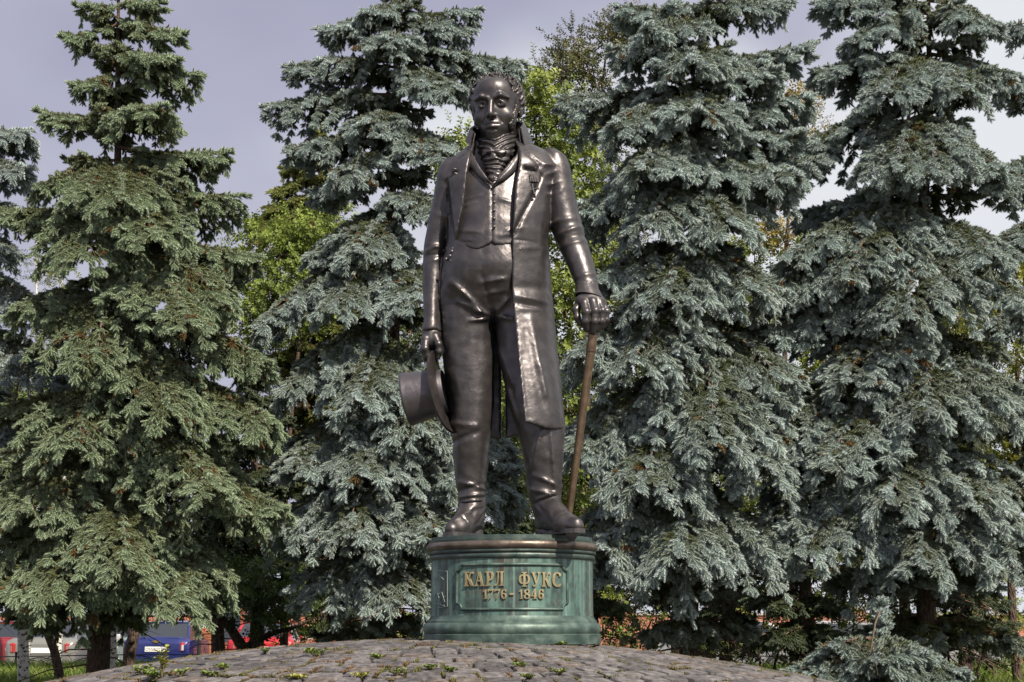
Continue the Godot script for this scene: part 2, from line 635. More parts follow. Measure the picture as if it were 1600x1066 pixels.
func make_trousers(root: Node3D) -> void:
	var net := Net.new()
	var leg_a := rows([[455, 692, 776, 0.0, 0.165], [490, 689, 775, 0.0, 0.158], [515, 689, 770, 0.0, 0.148], [560, 691, 771, 0.005, 0.138], [600, 696, 771, 0.01, 0.128], [640, 702, 770, 0.015, 0.118], [668, 704, 768, 0.015, 0.11], [700, 706, 766, 0.0, 0.106], [735, 710, 763, -0.02, 0.103], [765, 713, 760, -0.03, 0.097], [785, 717, 758, -0.03, 0.09]])
	var leg_b := rows([[455, 768, 852, 0.02, 0.165], [490, 772, 856, 0.03, 0.155], [520, 776, 859, 0.05, 0.146], [560, 783, 862, 0.07, 0.138], [620, 795, 872, 0.11, 0.126], [660, 805, 880, 0.13, 0.12], [700, 815, 880, 0.13, 0.11], [740, 823, 878, 0.12, 0.105], [775, 827, 876, 0.11, 0.1], [795, 831, 872, 0.10, 0.094]])
	var hip := rows([[375, 699, 846, 0.03, 0.19], [395, 698, 848, 0.037, 0.203], [425, 693, 852, 0.042, 0.208], [455, 690, 855, 0.024, 0.2], [480, 689, 857, 0.0, 0.178], [500, 691, 856, -0.02, 0.145], [512, 700, 850, -0.04, 0.11]])
	net.add(Loft.new(hip, 0.02)).add(Loft.new(leg_a, 0.03)).add(Loft.new(leg_b, 0.035))
	var folds := []      # [from, to, width, height]: pulls at the crotch, the knees and the ankles
	var fz := 0.17
	for f in [[704, 440, 752, 486, 0.02, 0.014], [716, 470, 760, 492, 0.018, 0.011], [735, 500, 764, 496, 0.013, 0.012], [738, 486, 766, 490, 0.012, 0.009], [792, 470, 772, 490, 0.018, 0.012], [800, 500, 776, 494, 0.016, 0.012], [752, 445, 790, 440, 0.016, 0.008], [756, 462, 788, 457, 0.012, 0.006],
		[752, 430, 770, 488, 0.012, -0.006], [770, 486, 770, 510, 0.016, -0.014], [700, 660, 745, 668, 0.02, 0.008], [706, 690, 745, 676, 0.018, -0.007], [716, 752, 757, 762, 0.012, 0.009], [714, 766, 756, 755, 0.01, -0.007], [715, 776, 757, 771, 0.011, 0.009], [718, 784, 754, 781, 0.009, 0.007], [780, 545, 800, 600, 0.02, 0.01], [790, 600, 806, 655, 0.018, 0.009], [845, 676, 830, 730, 0.016, 0.009], [838, 680, 828, 745, 0.01, -0.006], [860, 670, 868, 770, 0.012, 0.009], [832, 742, 872, 760, 0.013, 0.007], [829, 765, 874, 775, 0.012, 0.009], [836, 782, 872, 768, 0.01, 0.008]]:
		var right: bool = f[0] > 775 and f[1] > 520
		var zz := 0.13 if right and f[1] > 640 else (0.1 if f[1] > 640 else fz)
		if f[1] > 640: zz += 0.08 if right else 0.0
		folds.append([sp(f[0], f[1], zz), sp(f[2], f[3], zz), f[4], f[5] * 1.6])
	var crease_a := sp(738, 520, 0.16)
	net.slack = 0.03
	net.after = func(p: Vector3, d: float) -> float:
		if absf(d) > 0.05: return d
		if p.z > -0.05:
			for f in folds:
				var reach: float = f[2] * 2.2
				var fa: Vector3 = f[0]
				var fb: Vector3 = f[1]
				if p.y > maxf(fa.y, fb.y) + reach or p.y < minf(fa.y, fb.y) - reach or p.x < minf(fa.x, fb.x) - reach or p.x > maxf(fa.x, fb.x) + reach: continue
				var pf := Vector3(p.x, p.y, fa.z)
				d -= crease(pf, Vector3(fa.x, fa.y, fa.z), Vector3(fb.x, fb.y, fa.z), f[2]) * f[3]
		return d - 0.014 * n_fold.get_noise_3d(p.x * 1.9, p.y * 0.4, p.z * 1.9) - 0.005 * n_fold.get_noise_3d(p.x * 3.0 + p.y * 2.0, p.y * 3.0, p.z * 3.0)
	part("trousers", net.mesh(0.0085, 1), M.bronze, root)

func make_waistcoat(root: Node3D) -> void:
	var net := Net.new()
	net.add(Loft.new(rows([[222, 752, 805, 0.0, 0.09], [240, 728, 830, 0.0, 0.115], [262, 712, 845, 0.01, 0.15], [300, 704, 852, 0.02, 0.18], [340, 702, 852, 0.032, 0.197], [370, 700, 851, 0.037, 0.208], [400, 698, 850, 0.037, 0.212], [430, 697, 851, 0.037, 0.212]]), 0.02))
	var hem := to_line([[0, 0]])
	var hp := []
	for h in [[690, 374], [720, 380], [744, 390], [757, 386], [766, 381], [769, 379], [772, 383], [786, 384], [806, 381], [860, 378]]:
		var q := sp(h[0], h[1], 0.23)
		hp.append(q)
	var mid := sp(770, 340, 0.22).x
	var lo_open := sp(769, 288, 0.2)
	var pulls := []
	for f in [[715, 314, 750, 304], [718, 322, 742, 316], [722, 360, 752, 366], [790, 366, 800, 360], [780, 312, 802, 318], [778, 372, 802, 368], [716, 372, 742, 378]]:
		pulls.append([sp(f[0], f[1], 0.2), sp(f[2], f[3], 0.2)])
	net.slack = 0.02
	net.after = func(p: Vector3, d: float) -> float:
		if p.z > 0.0 and absf(d) < 0.05:
			if absf(p.x - mid) < 0.02 and p.y < lo_open.y:
				d += 0.006 * exp(-pow((p.x - mid + 0.004) / 0.004, 2.0)) - 0.004 * clampf((p.x - mid) / 0.006, 0.0, 1.0) * clampf(1.0 - (p.x - mid) / 0.02, 0.0, 1.0)
			for f in pulls:
				var a: Vector3 = f[0]
				var b: Vector3 = f[1]
				if absf(p.y - a.y) > 0.06: continue
				d -= 0.007 * crease(Vector3(p.x, p.y, a.z), a, Vector3(b.x, b.y, a.z), 0.013)
			d -= 0.004 * n_fold.get_noise_3d(p.x * 2.0, p.y * 3.2, p.z)
		var y := 0.0
		for k in hp.size() - 1:
			if p.x >= hp[k].x and (p.x < hp[k + 1].x or k == hp.size() - 2):
				y = lerpf(hp[k].y, hp[k + 1].y, clampf((p.x - hp[k].x) / (hp[k + 1].x - hp[k].x), 0.0, 1.0))
				break
		if p.x < hp[0].x: y = hp[0].y
		d = maxf(d, (y - p.y) * 0.9)
		# neck opening
		var open := (p.y - lo_open.y) - absf(p.x - lo_open.x) * 1.5
		if p.z > 0.0: d = maxf(d, minf(open * 0.55, p.z))
		return d
	var w := part("waistcoat", net.mesh(0.007, 1), M.bronze, root)
	for k in 7:
		var q := sp(773, 294 + k * 13.2, 0.0)
		var zz := lerpf(0.198, 0.253, k / 6.0)
		var sb := SphereMesh.new()
		sb.radius = 0.0085; sb.height = 0.013; sb.radial_segments = 12; sb.rings = 6
		part("button", sb, M.bronze, w, Transform3D(Basis(Vector3.RIGHT, PI / 2), Vector3(q.x, q.y + (0.0 if k else 0.0), zz)))
	# rolled lapels of the waistcoat, a V down to the top button
	for side in 2:
		var line: Array = [[736, 236, 0.10], [742, 248, 0.145], [750, 262, 0.175], [759, 275, 0.198], [768, 287, 0.212]] if side == 0 else [[811, 228, 0.11], [807, 243, 0.15], [797, 258, 0.185], [784, 273, 0.205], [771, 287, 0.216]]
		var out: Array = [[728, 244, 0.095], [734, 259, 0.143], [744, 272, 0.173], [756, 283, 0.194], [767, 289, 0.209]] if side == 0 else [[820, 236, 0.1], [815, 252, 0.145], [804, 268, 0.18], [789, 281, 0.198], [772, 289, 0.212]]
		var pts := []
		for k in line.size():
			var a := sp(line[k][0], line[k][1], line[k][2] + 0.012)
			var o := sp(out[k][0], out[k][1], out[k][2] + 0.01)
			var m := a.lerp(o, 0.5) + Vector3(0, 0.002, 0.012)
			if side == 0: pts.append_array([o, m, a])
			else: pts.append_array([a, m, o])
		pts.reverse()
		var fixed := []
		for r in pts.size() / 3: fixed.append_array([pts[r * 3 + 2], pts[r * 3 + 1], pts[r * 3]])
		var b := Builder.new()
		b.sheet(fixed, 3, 0.012)
		part("waistcoat_lapel", b.mesh(), M.bronze, root)

func make_coat(root: Node3D) -> void:
	var net := Net.new()
	var body := rows([[214, 752, 806, -0.03, 0.085], [224, 738, 824, -0.03, 0.105], [236, 722, 850, -0.015, 0.14], [250, 708, 868, -0.005, 0.175], [266, 697, 875, 0.005, 0.205], [285, 693, 868, 0.01, 0.222], [310, 698, 862, 0.018, 0.236], [340, 700, 860, 0.026, 0.243], [372, 699, 857, 0.028, 0.248], [384, 698, 857, 0.025, 0.246], [400, 694, 859, 0.022, 0.248], [430, 689, 861, 0.016, 0.25], [470, 686, 864, 0.016, 0.25], [520, 684, 868, 0.03, 0.252], [600, 683, 877, 0.065, 0.27], [663, 683, 884, 0.085, 0.275], [700, 683, 888, 0.085, 0.272]])
	net.add(Loft.new(body, 0.02))
	var sleeve_a := rows([[250, 694, 734, -0.01, 0.075], [262, 686, 731, -0.01, 0.096], [285, 681, 724, -0.015, 0.104], [320, 675, 719, -0.03, 0.1], [355, 668, 709, -0.045, 0.096], [385, 663, 700, -0.05, 0.09], [420, 661, 696, -0.035, 0.085], [460, 661, 692, -0.005, 0.079], [500, 662, 689, 0.03, 0.073], [513, 660, 690, 0.04, 0.074], [519, 659, 690, 0.043, 0.075]])
	var sleeve_b := rows([[236, 846, 872, -0.01, 0.07], [246, 846, 885, -0.01, 0.095], [264, 847, 892, -0.01, 0.11], [290, 850, 897, -0.01, 0.112], [320, 852, 902, 0.0, 0.108], [350, 859, 909, 0.015, 0.1], [378, 869, 917, 0.04, 0.094], [405, 881, 926, 0.075, 0.085], [430, 892, 931, 0.11, 0.074], [445, 899, 932, 0.13, 0.067], [450, 900, 933, 0.135, 0.066]])
	net.add(Loft.new(sleeve_a, 0.012)).add(Loft.new(sleeve_b, 0.012))
	var hollow := Loft.new(body, 0.01, -0.024)
	var pelvis_y := sp(0, 400, 0).y
	var left := to_line([[205, 742], [235, 736], [250, 736], [265, 731], [323, 724], [377, 711], [392, 706], [410, 700], [440, 693], [470, 688], [490, 676], [500, 650], [720, 640]])
	var right := to_line([[205, 803], [225, 810], [253, 811], [294, 805], [340, 802], [378, 800], [460, 800], [520, 805], [560, 809], [610, 814], [664, 819], [720, 823]])
	var lap_a := poly([[736, 228], [722, 240], [713, 252], [706, 262], [718, 268], [701, 274], [703, 300], [707, 340], [712, 378], [724, 323], [731, 265]])
	var lap_b := poly([[808, 218], [822, 240], [840, 256], [837, 264], [818, 262], [819, 266], [838, 269], [843, 272], [836, 292], [824, 318], [812, 342], [800, 368], [804, 300], [811, 253]])
	var vent_a := sp(784, 640, -0.2).x
	var vent_b := sp(789, 640, -0.2).x
	var hem_front := sp(850, 667, 0.28).y
	var hem_back := sp(800, 684, -0.2).y
	var folds := []
	for f in [[850, 262, 866, 258, 0.012, 0.012, 0.1], [852, 278, 868, 268, 0.012, 0.011, 0.1], [853, 292, 872, 284, 0.012, 0.009, 0.1], [855, 305, 876, 300, 0.012, 0.006, 0.1], [862, 348, 900, 340, 0.02, 0.009, 0.1], [870, 368, 912, 352, 0.016, 0.012, 0.1], [872, 378, 916, 366, 0.012, -0.008, 0.1], [876, 386, 918, 374, 0.012, 0.008, 0.12], [896, 435, 930, 428, 0.012, 0.007, 0.15], [900, 446, 934, 440, 0.008, 0.007, 0.18],
		[664, 392, 690, 384, 0.012, 0.009, 0.03], [664, 400, 694, 398, 0.009, -0.008, 0.03], [664, 380, 698, 392, 0.014, 0.008, 0.03], [668, 410, 694, 404, 0.012, 0.007, 0.03], [672, 330, 712, 345, 0.02, 0.006, 0.05], [684, 270, 706, 290, 0.02, 0.007, 0.05], [806, 466, 856, 470, 0.018, 0.011, 0.2], [804, 476, 850, 482, 0.012, -0.008, 0.2], [812, 486, 852, 482, 0.012, 0.006, 0.2], [804, 452, 862, 446, 0.03, -0.008, 0.2], [802, 378, 856, 380, 0.005, -0.008, 0.2], [806, 362, 822, 358, 0.012, 0.005, 0.2], [812, 392, 846, 385, 0.014, 0.005, 0.2], [830, 500, 852, 620, 0.034, 0.016, 0.2], [846, 575, 862, 665, 0.026, 0.012, 0.2], [816, 560, 826, 655, 0.028, -0.008, 0.2]]:
		folds.append([sp(f[0], f[1], f[6]), sp(f[2], f[3], f[6]), f[4], f[5]])
	var seam_a := sp(697, 262, 0.05)
	net.slack = 0.035
	net.after = func(p: Vector3, d: float) -> float:
		if d > 0.08: return d
		var xl := line_at(left, p.y)
		var xr := line_at(right, p.y)
		if p.z > 0.0 and absf(d) < 0.05:
			for f in folds:
				var reach: float = f[2] * 2.2
				var fa: Vector3 = f[0]
				var fb: Vector3 = f[1]
				if p.y > maxf(fa.y, fb.y) + reach or p.y < minf(fa.y, fb.y) - reach or p.x < minf(fa.x, fb.x) - reach or p.x > maxf(fa.x, fb.x) + reach: continue
				d -= crease(Vector3(p.x, p.y, fa.z), fa, Vector3(fb.x, fb.y, fa.z), f[2]) * f[3]
			if p.y > pelvis_y - 0.02 and p.y < 2.15:
				var e := minf(in_poly(lap_a, p.x, p.y) if p.x < 0.0 - 0.02 else 9.0, in_poly(lap_b, p.x, p.y) if p.x > -0.02 else 9.0)
				d -= 0.018 * clampf(0.5 - e / 0.007, 0.0, 1.0)
				d += 0.011 * exp(-pow((e - 0.011) / 0.007, 2.0))
		if absf(d) < 0.05: d -= 0.006 * n_fold.get_noise_3d(p.x * 1.4, p.y * 0.7, p.z * 1.4) + 0.0015 * n_fine.get_noise_3d(p.x * 3.0, p.y * 3.0, p.z * 3.0)
		# the sides hang away from the legs below the waist
		var on_body: bool = p.x > xl - 0.3
		if p.y < pelvis_y:
			var h := hollow.d(p)
			var arm_a: float = 9.0
			if p.x < sp(696, 440, 0.0).x: arm_a = 1.0
			if not (arm_a < 2.0 and p.y > sp(0, 520, 0).y and sleeve_hit(p, 0)) and not sleeve_hit(p, 1):
				d = maxf(d, -h)
		# the open front
		var zc := 0.03 if p.y > pelvis_y - 0.15 else -0.03
		var open := minf(minf(p.x - xl, xr - p.x), p.z - zc)
		if p.y < pelvis_y - 0.25 and p.x < xr: open = minf(xr - p.x, p.z + 0.06)
		if not sleeve_hit(p, 0): d = smax(d, open, 0.008)
		# hem and the vent behind
		var hem := lerpf(hem_front, hem_back, clampf((0.12 - p.z) / 0.3, 0.0, 1.0)) + 0.012 * sin(p.x * 24.0)
		if not sleeve_hit(p, 0): d = smax(d, hem - p.y, 0.006)
		if p.z < -0.05 and p.y < pelvis_y - 0.1: d = maxf(d, minf(p.x - vent_a, vent_b - p.x))
		return d
	sleeves = [Loft.new(sleeve_a, 0.01), Loft.new(sleeve_b, 0.01)]
	var coat := part("coat", net.mesh(0.0075, 2), M.bronze, root)
	# stand collar, turned down at its outer side
	var b := Builder.new()
	var ring := []       # [low point, high point] round the neck from the left front over the back to the right front
	var path := [[736, 234, 0.1, 742, 208, 0.075, 734, 226, 0.115], [731, 230, 0.05, 738, 202, 0.03, 727, 222, 0.05], [737, 226, -0.04, 742, 197, -0.05, 730, 220, -0.06], [752, 222, -0.1, 752, 193, -0.11, 744, 216, -0.14], [776, 220, -0.125, 776, 190, -0.135, 776, 214, -0.17], [800, 220, -0.11, 802, 190, -0.115, 812, 214, -0.14], [816, 224, -0.05, 816, 192, -0.055, 830, 222, -0.06], [822, 230, 0.03, 815, 196, 0.03, 834, 232, 0.04], [815, 238, 0.11, 811, 201, 0.085, 822, 240, 0.125]]
	var fine := []
	for k in path.size() - 1:
		for s in 6:
			var t := s / 6.0
			var row := []
			for c in 9: row.append(cubic_interpolate(path[k][c], path[k + 1][c], path[maxi(k - 1, 0)][c], path[mini(k + 2, path.size() - 1)][c], t))
			fine.append(row)
	fine.append(path[-1])
	var inner := []
	var outer := []
	for r in fine:
		inner.append([sp(r[0], r[1] + 6, r[2]), sp(r[3], r[4], r[5])])
		outer.append([sp(r[6], r[7], r[8]), sp(r[3], r[4], r[5])])
	var pts := []
	for k in 7:          # up the inside, over, and down the outside
		for q in inner.size():
			var lo: Vector3 = inner[q][0]
			var top: Vector3 = inner[q][1]
			var out: Vector3 = outer[q][0]
			var away := Vector3(top.x + 0.075, 0, top.z + 0.0).normalized()
			match k:
				0: pts.append(lo + away * -0.004)
				1: pts.append(lo.lerp(top, 0.6) - away * 0.004)
				2: pts.append(top - away * 0.004 + Vector3(0, -0.002, 0))
				3: pts.append(top + away * 0.004 + Vector3(0, 0.005, 0))
				4: pts.append(top + away * 0.014)
				5: pts.append(top.lerp(out, 0.6) + away * 0.008)
				6: pts.append(out)
	b.sheet(pts, inner.size(), 0.006)
	part("collar", b.mesh(), M.bronze, coat)
	# notch seams, buttons of the swept-back front, pocket stitching
	for f in [[708, 263, 720, 267, 0.165], [710, 270, 719, 274, 0.165], [817, 259, 838, 263, 0.2], [819, 267, 836, 270, 0.205]]:
		var st := Builder.new()
		var a := sp(f[0], f[1], f[4])
		var e := sp(f[2], f[3], f[4] - 0.006)
		st.tube([a, a.lerp(e, 0.5) + Vector3(0, 0, 0.004), e], [0.002, 0.0045, 0.002], 6)
		part("notch_seam", st.mesh(), M.bronze, coat)
	for f in [[697, 405, 0.135], [703, 400, 0.15], [706, 393, 0.155], [705, 408, 0.155], [812, 389, 0.242], [809, 361, 0.238]]:
		var sb := SphereMesh.new()
		sb.radius = 0.0095; sb.height = 0.014; sb.radial_segments = 12; sb.rings = 6
		part("button", sb, M.bronze, coat, Transform3D(Basis(Vector3.RIGHT, PI / 2), sp(f[0], f[1], f[2])))
	# an order on a ribbon: a striped ribbon with a cross below
	var medal := Builder.new()
	var mz := 0.218
	var mo := sp(834, 279, mz)
	medal.box(Vector3(-0.023, -0.021, -0.012), Vector3(0.023, 0.021, 0.012), Transform3D(Basis(Vector3.UP, 0.2), mo), Color.WHITE)
	for k in 3: medal.tube([mo + Vector3(-0.015 + k * 0.013, 0.019, 0.013 - k * 0.003), mo + Vector3(-0.008 + k * 0.013, -0.019, 0.013 - k * 0.003)], [0.005, 0.005], 5)
	medal.tube([sp(834, 284, mz), sp(833, 292, mz)], [0.003, 0.003], 6)
	for k in 4:
		var c := sp(833, 296, mz + 0.004)
		var dir := Vector3(cos(k * PI / 2 + 0.25), sin(k * PI / 2 + 0.25), 0.0)
		medal.tube([c, c + dir * 0.016, c + dir * 0.03], [0.006, 0.006, 0.01], 6)
	part("medal", medal.mesh(), M.bronze, coat)

func smax(a: float, b: float, k: float) -> float:
	var h := maxf(k - absf(a - b), 0.0) / k
	return maxf(a, b) + h * h * k * 0.25

var sleeves := []
func sleeve_hit(p: Vector3, which: int) -> bool:
	if sleeves.size() < 2: return false
	var s: Loft = sleeves[which]
	if p.y < s.y0 - 0.002 or p.y > s.y1: return false
	return s.d(p) < 0.006

func make_head(root: Node3D) -> void:
	var h := Node3D.new()
	h.name = "head"
	root.add_child(h)
	h.position = sp(775, 167, 0.02)
	h.rotation = Vector3(0.2, -0.2, 0.02)
	h.scale = Vector3(1.06, 1.02, 1.02)
	var net := Net.new()
	var E := func(x, y, z, a, b, c, k = 0.02, cut = false): net.add(Egg.new(Vector3(x, y, z), Vector3(a, b, c), k, cut))
	var C := func(x, y, z, x2, y2, z2, r, r2, k = 0.015, cut = false): net.add(Cone.new(Vector3(x, y, z), Vector3(x2, y2, z2), r, r2, k, cut))
	E.call(0, 0.035, -0.03, 0.122, 0.125, 0.152)
	E.call(0, 0.045, 0.045, 0.098, 0.095, 0.086, 0.03)
	E.call(0, -0.07, 0.03, 0.099, 0.115, 0.104, 0.04)
	E.call(0, -0.122, 0.052, 0.07, 0.075, 0.082, 0.035)
	E.call(0, -0.172, 0.102, 0.038, 0.03, 0.032, 0.024)
	E.call(0, -0.122, 0.113, 0.04, 0.03, 0.03, 0.03)
	C.call(0, -0.1, -0.03, 0, -0.24, -0.045, 0.085, 0.092, 0.04)
	for s in [-1, 1]:
		E.call(s * 0.064, -0.062, 0.088, 0.034, 0.03, 0.028, 0.03)
		E.call(s * 0.05, -0.002, 0.146, 0.035, 0.0235, 0.026, 0.016, true)
		E.call(s * 0.03, 0.002, 0.144, 0.015, 0.017, 0.018, 0.014, true)
		E.call(s * 0.048, -0.002, 0.1065, 0.0265, 0.0235, 0.026, 0.004)
		C.call(s * 0.026, 0.004, 0.122, s * 0.047, 0.0165, 0.1275, 0.003, 0.0045, 0.004)
		C.call(s * 0.047, 0.0165, 0.1275, s * 0.074, 0.003, 0.112, 0.0045, 0.0035, 0.004)
		E.call(s * 0.048, -0.002, 0.138, 0.0222, 0.0108, 0.0165, 0.002, true)
		E.call(s * 0.048, -0.002, 0.1055, 0.023, 0.0205, 0.0228, 0.0012)
		E.call(s * 0.045, 0.0, 0.13, 0.0078, 0.008, 0.01, 0.001, true)
		C.call(s * 0.018, 0.033, 0.134, s * 0.05, 0.043, 0.1295, 0.008, 0.0095, 0.014)
		C.call(s * 0.05, 0.043, 0.1295, s * 0.09, 0.028, 0.102, 0.0105, 0.006, 0.014)
		E.call(s * 0.0165, -0.064, 0.146, 0.0125, 0.0115, 0.018, 0.009)
		E.call(s * 0.009, -0.0745, 0.157, 0.005, 0.004, 0.008, 0.003, true)
		C.call(s * 0.03, -0.064, 0.137, s * 0.05, -0.1, 0.125, 0.004, 0.003, 0.01, true)
		C.call(0, -0.0965, 0.1425, s * 0.037, -0.1055, 0.124, 0.009, 0.005, 0.006)
		C.call(0, -0.1205, 0.1405, s * 0.032, -0.1155, 0.126, 0.0115, 0.006, 0.007)
		C.call(0, -0.1085, 0.156, s * 0.04, -0.1105, 0.134, 0.004, 0.003, 0.004, true)
		C.call(0, -0.138, 0.147, s * 0.022, -0.136, 0.138, 0.005, 0.003, 0.012, true)
		# ears
		E.call(s * 0.119, -0.022, -0.035, 0.015, 0.04, 0.028, 0.012)
		C.call(s * 0.122, 0.0, -0.018, s * 0.136, 0.012, -0.04, 0.0075, 0.0085, 0.006)
		C.call(s * 0.136, 0.012, -0.04, s * 0.133, -0.03, -0.052, 0.0085, 0.0075, 0.006)
		E.call(s * 0.137, -0.018, -0.031, 0.008, 0.022, 0.012, 0.008, true)
		E.call(s * 0.12, -0.054, -0.026, 0.009, 0.011, 0.011, 0.008)
	C.call(0, 0.016, 0.132, 0, -0.05, 0.163, 0.0115, 0.014, 0.012)
	E.call(0, -0.06, 0.161, 0.016, 0.014, 0.017, 0.008)
	E.call(0, 0.09, 0.05, 0.075, 0.05, 0.068, 0.04)
	var face := part("face", net.mesh(0.0036, 1), M.bronze, h)
	# hair: short curling locks combed forward, and side whiskers
	var hair := Net.new()
	var r := RandomNumberGenerator.new()
	r.seed = 5
	hair.add(Egg.new(Vector3(0, 0.042, -0.043), Vector3(0.136, 0.13, 0.155), 0.01))
	var dirs := []
	for k in 330:
		var y := 1.0 - 2.0 * (k + 0.5) / 330.0
		var a := k * 2.39996
		dirs.append(Vector3(cos(a) * sqrt(1 - y * y), y, sin(a) * sqrt(1 - y * y)))
	for q in dirs:
		var p := Vector3(0, 0.042, -0.04) + Vector3(q.x * 0.133, q.y * 0.128, q.z * 0.153)
		var front: float = p.z
		# bare face, forehead up to the hairline, and the neck
		var line := 0.104 - absf(p.x) * 0.3
		if front > -0.005 and p.y < line + maxf(0.0, 0.02 - front) * 3.0 and absf(p.x) < 0.128: continue
		if front > 0.055 and p.y < 0.105: continue
		if p.y < -0.07: continue
		if absf(p.x) > 0.11 and p.y < 0.02 and front > -0.015: continue
		var nrm := Vector3(q.x / 0.133, q.y / 0.128, q.z / 0.153).normalized()
		var tang := (Vector3(r.randf_range(-0.4, 0.4) + q.x * 0.6, -0.55 + 0.4 * q.y, 0.9) - nrm * nrm.dot(Vector3(q.x * 0.6, -0.55, 0.9))).normalized()
		var side := nrm.cross(tang)
		var bend := r.randf_range(-1.0, 1.0)
		var len := r.randf_range(0.022, 0.034)
		var rad := r.randf_range(0.0075, 0.0105)
		var mid := p + nrm * 0.007
		var a0 := mid - tang * len + side * bend * 0.010 - nrm * 0.004
		var a2 := mid + tang * len + side * bend * 0.012 + nrm * 0.001
		hair.add(Cone.new(a0, mid, rad * 0.8, rad, 0.004)).add(Cone.new(mid, a2, rad, rad * 0.55, 0.004))
	for s in [-1, 1]:
		for k in 64:
			var t := k / 63.0
			var y := lerpf(0.075, -0.125, t)
			var z: float = lerpf(0.0, 0.075, clampf(t * 1.3 - 0.3, 0, 1)) + r.randf_range(-0.022, 0.02)
			var x := 0.16
			while x > 0.05 and net.value(Vector3(s * x, y, z), net.shapes) > 0.0: x -= 0.003
			var p := Vector3(s * (x + 0.002), y, z)
			var cu := r.randf_range(0, TAU)
			var dd := Vector3(s * 0.1, sin(cu), cos(cu)) * r.randf_range(0.008, 0.013)
			hair.add(Cone.new(p - dd, p + dd + Vector3(s * 0.005, 0, 0), 0.009, 0.0055, 0.003))
	part("hair", hair.mesh(0.0042, 1), M.bronze_dark, h)
	# neckcloth and frill
	var cv := Net.new()
	cv.add(Loft.new(rows([[212, 752, 807, -0.015, 0.085], [219, 748, 809, -0.005, 0.1], [229, 746, 810, 0.005, 0.112], [239, 747, 809, 0.01, 0.112], [252, 752, 806, 0.01, 0.105]]), 0.02))
	cv.add(Cone.new(sp(776, 238, 0.09), sp(771, 290, 0.178), 0.05, 0.022, 0.02))
	cv.add(Cone.new(sp(762, 240, 0.09), sp(769, 280, 0.17), 0.034, 0.018, 0.02))
	cv.add(Cone.new(sp(790, 240, 0.09), sp(775, 280, 0.172), 0.034, 0.018, 0.02))
	for f in [[768, 238, 0.014], [784, 237, 0.014], [776, 240, 0.016]]:
		cv.add(Egg.new(sp(f[0], f[1], 0.148), Vector3(0.022, 0.014, 0.014), 0.012))
	cv.slack = 0.02
	var top := sp(776, 234, 0.12).y
	var cx := sp(772, 260, 0.1).x
	cv.after = func(p: Vector3, d: float) -> float:
		if absf(d) > 0.05: return d
		if p.y > top:
			return d - 0.0065 * sin((p.y * 1.0 + absf(p.x - cx) * -0.55) * 190.0 + 6.0 * n_fold.get_noise_3d(p.x * 1.5, p.y * 1.5, p.z)) - 0.003 * n_fold.get_noise_3d(p.x * 6.0, p.y * 6.0, p.z * 6.0)
		var wav := sin(p.y * 185.0 + 1.1 * sin(p.x * 70.0 + p.y * 40.0) + 6.0 * n_fold.get_noise_3d(p.x * 2.2, p.y * 2.2, 0.0)) + 1.2 * n_fold.get_noise_3d(p.x * 6.0, p.y * 9.0, 3.0)
		return d - 0.0065 * wav * clampf((top - p.y) / 0.03, 0.0, 1.0)
	part("neckcloth", cv.mesh(0.0045, 1), M.bronze, root)

func finger(net: Net, pts: Array, r0: float, r1: float) -> void:
	for k in pts.size() - 1:
		var t0 := float(k) / (pts.size() - 1)
		var t1 := float(k + 1) / (pts.size() - 1)
		net.add(Cone.new(pts[k], pts[k + 1], lerpf(r0, r1, t0), lerpf(r0, r1, t1), 0.006 if k else 0.012))
		net.add(Egg.new(pts[k], Vector3.ONE * lerpf(r0, r1, t0) * 1.09, 0.004))

